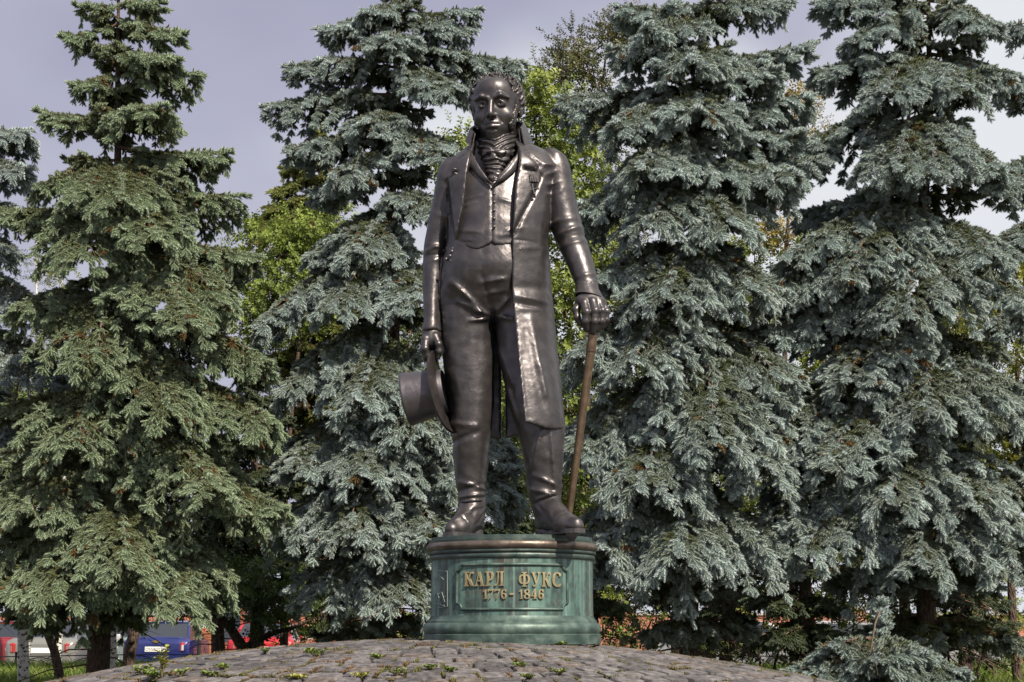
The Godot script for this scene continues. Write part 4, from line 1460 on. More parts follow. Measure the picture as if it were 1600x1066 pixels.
func make_weeds() -> void:
	M.weed = mat(Color.WHITE, 0.65)
	M.weed.vertex_color_use_as_albedo = true
	M.weed.backlight_enabled = true
	M.weed.backlight = Color(0.35, 0.4, 0.12)
	var r := RandomNumberGenerator.new()
	r.seed = 404
	# [survey x, y, size in metres, height, label]
	var list := [[253, 1060, 0.09, 0.15, "tall pointed yellow-green weed near the blue car"], [222, 1056, 0.1, 0.06, "leafy weed at the left foot of the mound left of the tall weed"], [282, 1058, 0.08, 0.05, "low weed just right of the tall pointed weed"], [492, 1027, 0.085, 0.05, "upright leafy weed halfway between the red car and the pedestal"], [430, 1010, 0.06, 0.04, "small weed on the skyline of the mound below the red car"], [415, 1022, 0.07, 0.03, "flat dark-leaved weed on the mound just below the skyline, under the red car"], [590, 1030, 0.07, 0.025, "flat weed patch left of the pedestal, uppermost of the broad ones"], [620, 1057, 0.075, 0.05, "bushy weed at the bottom edge left of the pedestal"], [672, 1047, 0.06, 0.03, "small weed below the pedestal's left edge"], [706, 1051, 0.05, 0.03, "small weed below the plaque's left end"], [812, 1043, 0.065, 0.025, "flat weed below the pedestal's lettered middle"], [872, 1055, 0.06, 0.04, "bushy weed at the bottom edge below the plaque's right end"], [566, 1060, 0.07, 0.03, "yellowish weed at the very bottom left of the bushy one"], [460, 1062, 0.1, 0.025, "wide yellow weed patch at the bottom edge, left of the middle"], [350, 1046, 0.08, 0.03, "low weed with reddish stalks under the red car's left end"], [878, 1009, 0.04, 0.02, "tiny weed close to the pedestal's right front"], [240, 1062, 0.1, 0.05, "sprawling weed at the bottom edge under the tall one"], [325, 1057, 0.07, 0.03, "spread weed at the bottom edge left of the reddish-stalked one"], [825, 1062, 0.05, 0.03, "small weed at the bottom edge under the pedestal's middle"]]
	for w in list:
		var dir := (at(w[0], w[1], 0.0) - EYE).normalized()
		var p := EYE
		for s in 1200:
			p += dir * 0.01
			if p.y < mound_y(Vector2(p.x - apex.x, p.z).length()): break
		var b := Builder.new()
		var stems := 9 if w[3] < 0.1 else 6
		for k in stems:
			var a := r.randf() * TAU
			var out := Vector3(cos(a), 0, sin(a))
			var h: float = (0.8 if w[3] > 0.1 else 0.55) * w[3] * r.randf_range(0.6, 1.1)
			var reach: float = 0.75 * w[2] * r.randf_range(0.35, 0.9) * (0.4 if w[3] > 0.1 else 1.0)
			var tip := out * reach + Vector3(0, h, 0)
			b.tube([Vector3.ZERO, tip * 0.5 + Vector3(0, h * 0.25, 0), tip], [0.0018, 0.0015, 0.001], 4, Color(0.16, 0.12, 0.05))
			var n := 7 if w[3] < 0.1 else 12
			for q in n:
				var t := lerpf(0.2, 1.0, q / float(n - 1))
				var c := tip * t + Vector3(0, h * 0.3 * sin(PI * t), 0)
				var la := r.randf() * TAU
				var ld := (Vector3(cos(la), r.randf_range(-0.1, 0.7), sin(la)) + out * 0.4).normalized()
				var l := r.randf_range(0.012, 0.025) * (1.3 if w[2] > 0.08 else 0.9)
				var side := ld.cross(Vector3.UP).normalized() * l * 0.32
				var lift := Vector3(0, l * 0.18, 0)
				var col := Color(0.2, 0.24, 0.035).lerp(Color(0.1, 0.17, 0.03), r.randf())
				if "dark" in w[4]: col = Color(0.07, 0.13, 0.045)
				if "yellow" in w[4]: col = col.lerp(Color(0.34, 0.3, 0.05), 0.6)
				var m := c + ld * l * 0.5 + lift
				b.tri3(c, m + side, c + ld * l, col); b.tri3(c, c + ld * l, m - side, col)
		var o := part("weed", b.mesh(), M.weed, self, Transform3D(Basis(), p))
		tag(o, w[4], "weed", "weeds growing between the cobbles")

# ------------------------------------------------------------------ spruces
var twigs := []

func twig_mesh(sd: int, side_shoots: int, long: float) -> Mesh:     # a hand of thick needled fingers along +y, paler towards the tips
	var r := RandomNumberGenerator.new()
	r.seed = sd
	var b := Builder.new()
	var shoot := func(o: Vector3, dir: Vector3, l: float) -> void:
		var sx := dir.cross(Vector3(0.2, 0.1, 1.0)).normalized()
		var sy := dir.cross(sx)
		b.tri3(o - sx * 0.004, o + sx * 0.004, o + dir * l, Color(0.4, 0.26, 0.13))
		b.tube([o, o + dir * l * 0.5, o + dir * (l + 0.006)], [0.006, 0.009, 0.005], 5, Color(0.6, 0.62, 0.55), false)
		var n := int(l * 1500.0)
		for k in n:
			var t := pow((k + 0.5) / n, 0.85)
			var a := k * 2.39996 + r.randf() * 0.6
			var radial := sx * cos(a) + sy * sin(a)
			var lean := lerpf(0.35, 0.6, t) if t < 0.85 else lerpf(0.6, 2.6, (t - 0.85) / 0.15)
			var nd := (radial + dir * lean).normalized()
			var nl := r.randf_range(0.021, 0.028)
			var p := o + dir * l * t
			var tang := dir.cross(radial).normalized() * r.randf_range(0.0022, 0.003)
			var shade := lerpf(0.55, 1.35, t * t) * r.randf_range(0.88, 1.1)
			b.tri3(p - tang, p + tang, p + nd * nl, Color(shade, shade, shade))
	shoot.call(Vector3.ZERO, Vector3.UP, long)
	for k in side_shoots:
		var t := lerpf(0.0, 0.45, k / maxf(side_shoots - 1.0, 1.0))
		var a := PI * k + r.randf_range(-0.8, 0.8)
		var d := Vector3(cos(a) * r.randf_range(0.7, 1.1), 1.0, sin(a) * r.randf_range(0.3, 0.8)).normalized()
		shoot.call(Vector3(0, long * t, 0), d, long * r.randf_range(0.6, 0.85))
	return b.mesh()

func bough(parent: Node3D, root: Vector3, tip: Vector3, bow: float, droop: float, tint: Dictionary, r: RandomNumberGenerator, dense := 1.0, wide := 1.0, older := 0.0) -> void:
	var axis := tip - root
	var L := axis.length()
	var flat := Vector3(axis.x, 0, axis.z)
	var side := flat.normalized().cross(Vector3.UP).normalized() if flat.length() > 0.01 else Vector3.RIGHT
	var limb := Builder.new()
	var list := []
	var P := func(t: float) -> Vector3: return root + axis * t + Vector3(0, bow * L * sin(PI * t) - 0.06 * L * bow * t, 0)
	var lp := []
	var lr := []
	for k in 7:
		var t := k / 6.0
		lp.append(P.call(t)); lr.append(lerpf(0.012 + 0.012 * L, 0.004, t))
	limb.tube(lp, lr, 5, Color.WHITE, false)
	var wmax := clampf(0.4 * L, 0.17, 0.74) * wide
	var step := 0.088 / dense
	var n := maxi(4, int(L * 0.86 / step))
	var put := func(p: Vector3, d: Vector3, up: Vector3, age: float, sc: float) -> void:
		var x := d.cross(up)
		if x.length() < 0.05: x = d.cross(Vector3(0.3, 0.2, 1))
		x = x.normalized().rotated(d, r.randf_range(-0.5, 0.5))
		var z := x.cross(d)
		# age 0 at the newest tips
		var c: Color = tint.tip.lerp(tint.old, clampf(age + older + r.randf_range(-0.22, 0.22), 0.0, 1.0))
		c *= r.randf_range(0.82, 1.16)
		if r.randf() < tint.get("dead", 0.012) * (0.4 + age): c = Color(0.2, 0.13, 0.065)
		list.append([Transform3D(Basis(x, d, z) * Basis.from_scale(Vector3.ONE * sc), p), c])
	for k in n:
		var t := 0.14 + 0.85 * (k + r.randf_range(-0.3, 0.3)) / n
		if t > 0.985: continue
		var o: Vector3 = P.call(t)
		var fwd := (P.call(minf(t + 0.05, 1.0)) - P.call(t - 0.05) as Vector3).normalized()
		var prof := minf(1.0, (1.0 - t) * 1.55 + 0.16) * smoothstep(0.02, 0.42, t + 0.1)
		for s: float in [-1.0, 1.0]:
			var l: float = wmax * prof * r.randf_range(0.72, 1.18)
			var ang := r.randf_range(0.75, 1.1)
			var d0 := (fwd * cos(ang) + side * s * sin(ang) + Vector3(0, r.randf_range(-0.08, 0.16), 0)).normalized()
			var sag := droop * r.randf_range(0.35, 1.0)
			var m := maxi(2, int(l / 0.06))
			var pts := [o]
			var lat := PackedVector3Array()
			for q in m + 1:
				var u := float(q) / m
				lat.append(o + d0 * l * u * (1.0 - 0.16 * sag * u) + Vector3(0, -sag * l * (0.28 * u + 0.5 * u * u), 0))
			if l > 0.18: limb.tube([lat[0], lat[m / 2], lat[m]], [0.0055, 0.004, 0.002], 3, Color.WHITE, false)
			for q in range(1, m + 1):
				var dl := (lat[q] - lat[q - 1]).normalized()
				var p := lat[q]
				var u := float(q) / m
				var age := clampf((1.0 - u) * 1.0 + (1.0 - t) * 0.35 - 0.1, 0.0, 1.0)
				var across := dl.cross(Vector3.UP).normalized()
				for s2: float in [-1.0, 1.0]:
					if r.randf() < 0.1: continue
					var td := (dl * r.randf_range(0.6, 1.0) + across * s2 * r.randf_range(0.1, 1.0) + Vector3(r.randf_range(-0.35, 0.35), r.randf_range(-0.85, 0.15) * (0.55 + sag * 0.5), r.randf_range(-0.35, 0.35))).normalized()
					put.call(p + td * r.randf_range(-0.01, 0.03), td, Vector3.UP, age, r.randf_range(0.85, 1.35))
				if q == m: put.call(p, (dl + Vector3(0, -0.05, 0)).normalized(), Vector3.UP, age * 0.5, r.randf_range(1.1, 1.45))
				elif r.randf() < 0.35: put.call(p, (dl * 0.9 + Vector3(0, r.randf_range(0.15, 0.45), 0)).normalized(), across, age + 0.1, r.randf_range(0.7, 1.0))
				# hanging twiglets under the older wood
				if r.randf() < tint.get("hang", 0.3):
					var hp := p
					for h in r.randi_range(1, 3):
						var hd := (Vector3(r.randf_range(-0.25, 0.25), -1.0, r.randf_range(-0.25, 0.25)) + dl * 0.25).normalized()
						put.call(hp, hd, across, age + 0.25 - h * 0.1, r.randf_range(0.8, 1.15))
						hp += hd * 0.075
		# twigs along the top of the limb itself
		put.call(o, (fwd + Vector3(0, r.randf_range(-0.2, 0.2), 0) + side * r.randf_range(-1.0, 1.0)).normalized(), Vector3.UP, 0.8 - t * 0.7, r.randf_range(0.9, 1.2))
		put.call(o, (fwd + Vector3(0, r.randf_range(0.15, 0.7), 0) + side * r.randf_range(-0.5, 0.5)).normalized(), Vector3.UP, 0.9 - t * 0.6, r.randf_range(0.7, 1.05))
	var ft: Vector3 = (P.call(1.0) - P.call(0.92) as Vector3).normalized()
	for k in 5:
		put.call(P.call(1.0 - k * 0.02) as Vector3, (ft + side * (k - 2) * 0.32 + Vector3(0, r.randf_range(-0.05, 0.35), 0)).normalized(), Vector3.UP, 0.05, r.randf_range(0.95, 1.35))
	var br := part("bough", limb.mesh(), M.bark_twig, parent)
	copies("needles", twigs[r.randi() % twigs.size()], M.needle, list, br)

func spruce(label: String, trunk_px: Array, z: float, prof: Array, keys: Array, tint: Dictionary, sd: int, opt := {}) -> Node3D:
	# trunk_px: [x at the base, x at the top, survey y of the top]; prof: [survey y, left reach, right reach] in survey x; keys: [root y, tip x, tip y, tip depth beyond the trunk, bow, droop]
	var r := RandomNumberGenerator.new()
	r.seed = sd
	var foot_p := at(trunk_px[0], 1020, z)
	foot_p.y = ground_y(foot_p.x, z) - 0.05
	var top := at(trunk_px[1], trunk_px[2], z)
	var o := thing(opt.get("name", "blue_spruce"), label, "tree", foot_p, 0.0, opt.get("group", "blue spruces behind the statue"))
	var H := top.y - foot_p.y
	var trunk_at := func(y: float) -> Vector3:      # local, y local
		var t := clampf(y / H, 0.0, 1.0)
		return Vector3((top.x - foot_p.x) * t + 0.03 * sin(y * 1.3 + sd), y, 0.03 * sin(y * 0.9 + sd * 2))
	var tb := Builder.new()
	var tp := []
	var tr := []
	var r0: float = opt.get("radius", 0.13)
	for k in 25:
		var y := H * k / 24.0
		tp.append(trunk_at.call(y))
		tr.append(lerpf(r0, 0.012, pow(k / 24.0, 0.85)) * (1.35 if k == 0 else 1.0))
	tb.tube(tp, tr, 12)
	part("trunk", tb.mesh(), M.bark, o)
	var reach := []
	for p in prof:
		var w := at(trunk_px[1], p[0], z)
		reach.append([w.y - foot_p.y, at(trunk_px[1], p[0], z).x - at(p[1], p[0], z).x, at(p[2], p[0], z).x - at(trunk_px[1], p[0], z).x])
	var reach_at := func(y: float) -> Vector2:
		for k in reach.size() - 1:
			if y >= reach[k + 1][0]:
				var t := clampf((y - reach[k + 1][0]) / (reach[k][0] - reach[k + 1][0]), 0.0, 1.0)
				return Vector2(lerpf(reach[k + 1][1], reach[k][1], t), lerpf(reach[k + 1][2], reach[k][2], t))
		return Vector2(reach[-1][1], reach[-1][2])
	for k in keys:
		var ry: float = at(trunk_px[1], k[0], z).y - foot_p.y
		var tip := at(k[1], k[2], z + k[3]) - foot_p
		var root: Vector3 = trunk_at.call(ry)
		bough(o, root, tip, k[4], k[5], tint, r, opt.get("dense", 1.0), k[6] if k.size() > 6 else lerpf(1.0, 1.25, smoothstep(300.0, 700.0, k[0])))
	# whorls between them
	var y: float = reach[-1][0] + 0.1
	var turn := r.randf() * TAU
	var gap: float = opt.get("gap", 0.5)
	while y < H - 0.25:
		var low := 1.0 - y / H
		var rr: Vector2 = reach_at.call(y)
		var n := 5 if low > 0.2 else 4
		for k in n:
			var a := turn + TAU * k / n + r.randf_range(-0.25, 0.25)
			var sx := sin(a)
			var cz := cos(a)
			var side_r := rr.x if sx < 0.0 else rr.y
			var len: float = lerpf((rr.x + rr.y) * 0.5 * opt.get("front", 0.95), side_r, absf(sx)) * lerpf(r.randf_range(0.3, 0.6), r.randf_range(0.4, 0.72), smoothstep(0.2, 0.7, low)) * opt.get("fill", 1.0)
			if len < 0.15 or (keys.size() > 10 and cz > -0.15 and low > 0.3 and low < 0.74 and r.randf() < 0.7): continue
			var root: Vector3 = trunk_at.call(y + r.randf_range(-0.08, 0.08) + len * 0.12 * low)
			var fall := lerpf(-0.14, 0.24, clampf(low * 1.25, 0.0, 1.0)) * len * r.randf_range(0.6, 1.3)
			var tip := root + Vector3(sx * len, -fall, cz * len)
			if tip.y < 0.45: continue
			bough(o, root, tip, lerpf(-0.04, 0.1, low), lerpf(0.7, 1.0, low), tint, r, opt.get("dense", 1.0) * (0.9 if cz > -0.35 else 0.55), 0.85, 0.5)
		turn += 1.05
		y += gap * r.randf_range(0.8, 1.2) * lerpf(1.0, 0.75, y / H)
	# the leader
	if trunk_px[2] > -60: bough(o, trunk_at.call(H - 0.3), trunk_at.call(H) + Vector3(0.02, 0.15, 0), 0.0, 0.3, tint, r, 1.0, 0.6)
	# bare dead branches low on the trunk
	var db := Builder.new()
	for k in opt.get("bare", 14) + 1:
		var yy: float = r.randf_range(0.25, 1.9)
		var a := r.randf() * TAU
		var p: Vector3 = trunk_at.call(yy)
		var d := Vector3(sin(a), r.randf_range(-0.3, 0.1), cos(a))
		var l := r.randf_range(0.4, 1.1)
		var e := p + d * l + Vector3(0, -0.12, 0)
		db.tube([p, p + d * l * 0.5, e], [0.011, 0.008, 0.003], 4, Color.WHITE, false)
		for q in 5:
			var m := p.lerp(e, r.randf_range(0.35, 1.0))
			db.tube([m, m + Vector3(r.randf_range(-0.3, 0.3), r.randf_range(-0.25, 0.05), r.randf_range(-0.3, 0.3))], [0.004, 0.0015], 3, Color.WHITE, false)
	part("bare_branches", db.mesh(), M.bark_twig, o)
	return o

func tree_materials() -> void:
	M.needle = mat(Color.WHITE, 0.85)
	M.needle.vertex_color_use_as_albedo = true
	M.needle.metallic_specular = 0.2
	M.needle.backlight_enabled = true
	M.needle.backlight = Color(0.3, 0.3, 0.3)
	M.bark = tri(mat(Color.WHITE, 0.95), 1.6)
	M.bark.uv1_scale = Vector3(2.2, 0.7, 2.2)
	M.bark.albedo_texture = noise_tex(0.03, 5, 51, [[0.2, lin(0.03, 0.02, 0.015)], [0.5, lin(0.085, 0.055, 0.04)], [0.85, lin(0.15, 0.1, 0.075)]], 512)
	M.bark.heightmap_enabled = true
	M.bark.heightmap_texture = noise_tex(0.03, 5, 51, [], 512)
	M.bark.heightmap_scale = 4.0
	M.bark_twig = mat(lin(0.11, 0.072, 0.05), 0.95)
	twigs = [twig_mesh(1, 3, 0.078), twig_mesh(2, 3, 0.07), twig_mesh(3, 2, 0.085), twig_mesh(4, 4, 0.074)]

func make_spruces() -> void:
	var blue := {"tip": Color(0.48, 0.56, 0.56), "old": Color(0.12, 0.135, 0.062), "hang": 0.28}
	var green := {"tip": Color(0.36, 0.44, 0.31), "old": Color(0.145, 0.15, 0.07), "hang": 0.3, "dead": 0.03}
	spruce("tall grey-green spruce left of the statue, its narrow top against the sky", [152, 192, -40], -8.6,
		[[-40, 186, 198], [40, 128, 250], [120, 120, 280], [180, 100, 300], [230, 60, 330], [300, 40, 355], [400, 10, 385], [520, -30, 410], [640, -50, 425], [760, -60, 430], [860, -60, 420], [960, -60, 330]],
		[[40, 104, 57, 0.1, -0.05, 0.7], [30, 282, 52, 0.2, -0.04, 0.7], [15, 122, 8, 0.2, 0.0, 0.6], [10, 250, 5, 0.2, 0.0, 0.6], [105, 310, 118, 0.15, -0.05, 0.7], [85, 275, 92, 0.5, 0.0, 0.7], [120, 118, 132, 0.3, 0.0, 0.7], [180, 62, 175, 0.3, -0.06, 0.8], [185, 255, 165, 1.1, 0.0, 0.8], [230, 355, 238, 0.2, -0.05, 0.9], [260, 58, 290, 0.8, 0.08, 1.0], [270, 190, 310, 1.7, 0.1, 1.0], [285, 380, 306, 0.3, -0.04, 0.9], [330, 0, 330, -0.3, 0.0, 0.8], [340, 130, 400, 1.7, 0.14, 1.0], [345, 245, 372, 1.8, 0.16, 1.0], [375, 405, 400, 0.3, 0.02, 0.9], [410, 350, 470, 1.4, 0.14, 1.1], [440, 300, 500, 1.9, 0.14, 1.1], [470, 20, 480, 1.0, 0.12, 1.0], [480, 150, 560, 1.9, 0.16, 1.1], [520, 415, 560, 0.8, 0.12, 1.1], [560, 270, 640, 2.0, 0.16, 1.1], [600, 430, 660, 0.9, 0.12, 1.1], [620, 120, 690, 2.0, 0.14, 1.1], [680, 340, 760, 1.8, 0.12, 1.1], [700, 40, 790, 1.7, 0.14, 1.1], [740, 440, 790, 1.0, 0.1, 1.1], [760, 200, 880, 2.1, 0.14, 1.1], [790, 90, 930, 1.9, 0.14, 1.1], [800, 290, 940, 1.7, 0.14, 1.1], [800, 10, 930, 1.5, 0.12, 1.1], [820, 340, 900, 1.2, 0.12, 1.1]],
		green, 101, {"radius": 0.135, "bare": 18})
	spruce("blue spruce cut by the left edge of the picture, with whitish shoots", [-70, -75, 60], -10.0,
		[[60, -85, -65], [200, -170, 0], [400, -200, 15], [600, -220, 50], [800, -240, 40], [950, -240, 20]],
		[[190, 45, 205, 0.5, -0.05, 0.8], [230, 40, 262, 0.6, 0.0, 0.9], [300, 35, 330, 0.4, 0.02, 0.9], [345, 12, 392, 0.6, 0.05, 0.9], [420, 68, 500, 1.0, 0.12, 1.0], [520, 118, 600, 1.0, 0.12, 1.0], [640, 60, 690, 0.8, 0.1, 1.0]],
		{"tip": Color(0.52, 0.6, 0.62), "old": Color(0.16, 0.18, 0.1), "hang": 0.25}, 102)
	spruce("blue spruce directly behind the statue's hat arm, with long flat boughs against the sky", [606, 622, -110], -9.4,
		[[-110, 615, 630], [0, 560, 690], [60, 490, 740], [110, 450, 815], [170, 420, 800], [240, 470, 760], [330, 480, 740], [420, 470, 740], [520, 420, 800], [620, 430, 800], [720, 430, 790], [820, 440, 800], [900, 470, 800], [990, 470, 790]],
		[[15, 500, 46, 0.2, -0.03, 0.7], [5, 570, 20, 0.5, 0.0, 0.7], [30, 735, 48, 0.3, 0.02, 0.9], [20, 748, 15, 0.1, -0.04, 0.8], [60, 600, 60, 0.9, 0.05, 0.9], [95, 447, 104, 0.15, 0.03, 0.95], [85, 815, 98, 0.2, 0.03, 0.9], [110, 720, 140, 0.9, 0.08, 1.0], [148, 414, 166, 0.15, 0.04, 1.0], [190, 570, 190, 1.0, 0.1, 1.0], [205, 452, 232, 0.4, 0.04, 1.0], [215, 700, 236, 0.9, 0.12, 1.0], [250, 520, 275, 0.9, 0.12, 1.1], [280, 485, 300, 0.2, 0.06, 1.1], [320, 690, 330, 1.1, 0.14, 1.0], [350, 480, 402, 0.6, 0.16, 1.1], [360, 560, 390, 1.3, 0.14, 1.1], [410, 400, 505, 0.7, 0.14, 1.0], [420, 520, 480, 1.4, 0.16, 1.1], [430, 660, 470, 1.4, 0.14, 1.1], [520, 440, 610, 1.0, 0.16, 1.1], [540, 560, 620, 1.6, 0.14, 1.1], [600, 660, 670, 1.6, 0.14, 1.1], [640, 450, 730, 1.2, 0.14, 1.1], [660, 570, 740, 1.7, 0.14, 1.1], [640, 800, 700, 0.9, 0.14, 1.1], [740, 440, 830, 1.2, 0.14, 1.1], [745, 540, 830, 1.8, 0.15, 1.1], [760, 680, 830, 1.5, 0.14, 1.1], [850, 500, 920, 1.3, 0.12, 1.0], [860, 640, 935, 1.5, 0.12, 1.0], [700, 800, 770, 1.0, 0.12, 1.1]],
		blue, 103, {"radius": 0.105, "bare": 40, "fill": 0.85})
	spruce("broad blue spruce just right of the statue's cane", [1075, 1095, -120], -7.2,
		[[-120, 1085, 1105], [0, 980, 1200], [80, 950, 1270], [150, 880, 1250], [220, 900, 1270], [300, 910, 1280], [400, 900, 1270], [500, 890, 1280], [600, 880, 1230], [700, 890, 1260], [800, 900, 1260], [900, 910, 1240], [1000, 920, 1230]],
		[[10, 965, 10, 0.3, -0.04, 0.8], [30, 1010, 40, 0.9, 0.0, 0.9], [-10, 1232, 5, 0.2, -0.02, 0.8], [70, 955, 75, 0.4, 0.0, 0.9], [90, 1080, 90, 1.2, 0.08, 1.0], [95, 1272, 68, 0.2, -0.06, 0.8], [120, 1210, 110, 0.7, 0.0, 0.9], [145, 875, 152, 0.3, 0.02, 0.9], [165, 960, 190, 1.1, 0.08, 1.0], [170, 1090, 170, 1.4, 0.1, 1.0], [180, 1265, 150, 0.4, 0.0, 0.9], [215, 1000, 260, 1.4, 0.1, 1.1], [230, 1250, 205, 0.6, 0.02, 0.9], [255, 1240, 270, 1.1, 0.04, 1.0], [270, 1290, 250, 0.1, 0.0, 0.9], [300, 905, 318, 0.7, 0.08, 1.0], [310, 1010, 345, 1.4, 0.12, 1.1], [320, 1150, 350, 1.5, 0.12, 1.1], [390, 940, 435, 1.0, 0.12, 1.1], [400, 1040, 460, 1.6, 0.12, 1.1], [410, 1180, 450, 1.3, 0.12, 1.1], [480, 900, 550, 1.0, 0.14, 1.1], [500, 990, 560, 1.6, 0.14, 1.1], [520, 1220, 590, 1.2, 0.12, 1.1], [560, 1120, 690, 1.9, 0.16, 1.2], [600, 900, 700, 1.2, 0.14, 1.1], [640, 1000, 760, 1.8, 0.14, 1.1], [650, 1200, 730, 1.5, 0.14, 1.1], [770, 940, 850, 1.5, 0.12, 1.1], [770, 1060, 860, 1.9, 0.14, 1.1], [790, 1180, 870, 1.5, 0.12, 1.1], [840, 900, 880, 1.0, 0.1, 1.0]],
		blue, 104, {"radius": 0.105, "bare": 60})
	spruce("blue spruce at the right with a bare stretch of trunk high up", [1442, 1447, -130], -7.6,
		[[-130, 1437, 1457], [0, 1290, 1600], [100, 1290, 1620], [200, 1300, 1640], [300, 1330, 1650], [400, 1230, 1660], [500, 1180, 1680], [600, 1170, 1700], [700, 1180, 1700], [800, 1190, 1700], [900, 1230, 1690], [1000, 1250, 1680]],
		[[-20, 1275, 5, 0.3, 0.0, 0.8], [20, 1330, 62, 0.5, 0.08, 0.9], [0, 1560, 40, 0.6, 0.06, 1.0], [90, 1275, 112, 0.3, 0.04, 0.9], [85, 1590, 118, 0.4, 0.04, 1.0], [110, 1380, 140, 1.1, 0.12, 1.0], [120, 1510, 135, 1.1, 0.12, 1.0], [160, 1240, 235, 0.2, 0.06, 1.0], [205, 1400, 260, 1.4, 0.16, 1.1], [215, 1460, 265, 1.5, 0.16, 1.1], [225, 1560, 262, 0.9, 0.12, 1.1], [270, 1640, 290, 0.5, 0.1, 1.1], [310, 1300, 320, 0.2, 0.06, 1.1], [330, 1230, 400, 1.0, 0.1, 1.0], [318, 1245, 335, -0.5, 0.06, 1.0], [345, 1265, 385, 0.3, 0.08, 1.0], [300, 1345, 300, 0.6, 0.1, 1.0], [375, 1205, 430, 0.2, 0.08, 1.0], [430, 1200, 520, 0.8, 0.1, 1.0], [470, 1290, 500, 0.2, 0.08, 1.0], [340, 1320, 430, 1.5, 0.16, 1.1], [360, 1560, 400, 1.2, 0.14, 1.1], [390, 1180, 470, 1.0, 0.12, 1.0], [400, 1420, 490, 1.7, 0.16, 1.1], [430, 1620, 470, 1.0, 0.12, 1.1], [500, 1320, 590, 1.4, 0.14, 1.0], [560, 1180, 720, 1.2, 0.14, 1.1], [580, 1450, 640, 1.8, 0.16, 1.1], [590, 1560, 640, 1.6, 0.16, 1.1], [620, 1290, 720, 1.7, 0.14, 1.1], [690, 1180, 830, 1.3, 0.12, 1.1], [700, 1390, 780, 1.9, 0.14, 1.1], [710, 1520, 790, 1.8, 0.14, 1.1], [740, 1250, 860, 1.7, 0.12, 1.1], [760, 1440, 880, 1.9, 0.14, 1.1], [770, 1600, 850, 1.4, 0.12, 1.1]],
		blue, 105, {"radius": 0.115, "bare": 60})
	spruce("blue spruce cut by the right edge of the picture", [1705, 1700, -90], -10.5, [[-90, 1690, 1710], [0, 1590, 1800], [150, 1570, 1830], [300, 1560, 1850], [500, 1545, 1870], [700, 1530, 1890], [960, 1530, 1880]],
		[[20, 1580, 40, 0.3, 0.0, 0.9], [120, 1565, 140, 0.4, 0.02, 0.9], [230, 1560, 265, 0.5, 0.04, 1.0], [330, 1550, 380, 0.7, 0.08, 1.0], [450, 1545, 510, 0.8, 0.1, 1.0], [580, 1530, 650, 0.8, 0.1, 1.0], [700, 1520, 790, 0.8, 0.12, 1.0], [800, 1540, 890, 0.8, 0.12, 1.0]],
		blue, 107, {"radius": 0.11, "fill": 1.2})
	spruce("low young blue spruce at the foot of the right-hand spruces", [1370, 1372, 975], -5.2,
		[[975, 1366, 1378], [1010, 1290, 1450], [1066, 1220, 1520], [1120, 1200, 1540]],
		[[1000, 1300, 1010, 0.5, 0.05, 0.8], [1005, 1440, 1020, 0.5, 0.05, 0.8], [1010, 1370, 1030, 0.8, 0.08, 0.8], [1020, 1240, 1050, 0.4, 0.06, 0.9], [1020, 1500, 1050, 0.4, 0.06, 0.9]],
		{"tip": Color(0.33, 0.4, 0.39), "old": Color(0.14, 0.16, 0.09), "hang": 0.2}, 106, {"name": "young_spruce", "radius": 0.05, "bare": 0, "gap": 0.2, "fill": 1.3, "group": ""})

# ------------------------------------------------------------------ broad-leaved trees, birches, shrubs
var leaf_meshes := []

func leaf_spray(sd: int, n: int, long: float, leaf: float) -> Mesh:     # a twig along +y with small pointed leaves
	var r := RandomNumberGenerator.new()
	r.seed = sd
	var b := Builder.new()
	b.tube([Vector3.ZERO, Vector3(0.01, long * 0.5, 0), Vector3(0, long, 0)], [0.003, 0.002, 0.001], 3, Color(0.3, 0.25, 0.2), false)
	for k in n:
		var t := lerpf(0.1, 1.0, k / float(n - 1))
		var a := k * 2.4 + r.randf() * 0.7
		var d := Vector3(cos(a), r.randf_range(0.0, 0.8), sin(a)).normalized()
		var l := leaf * r.randf_range(0.7, 1.25)
		var side := d.cross(Vector3(r.randf_range(-0.5, 0.5), 1.0, r.randf_range(-0.5, 0.5))).normalized() * l * 0.36
		var o := Vector3(0, long * t, 0) + d * 0.008
		var up := side.cross(d).normalized() * l * 0.12
		var m := o + d * l * 0.45
		var c := Color.WHITE * r.randf_range(0.8, 1.2)
		b.tri3(o, m + side + up, o + d * l, c)
		b.tri3(o, o + d * l, m - side + up, c)
	return b.mesh()

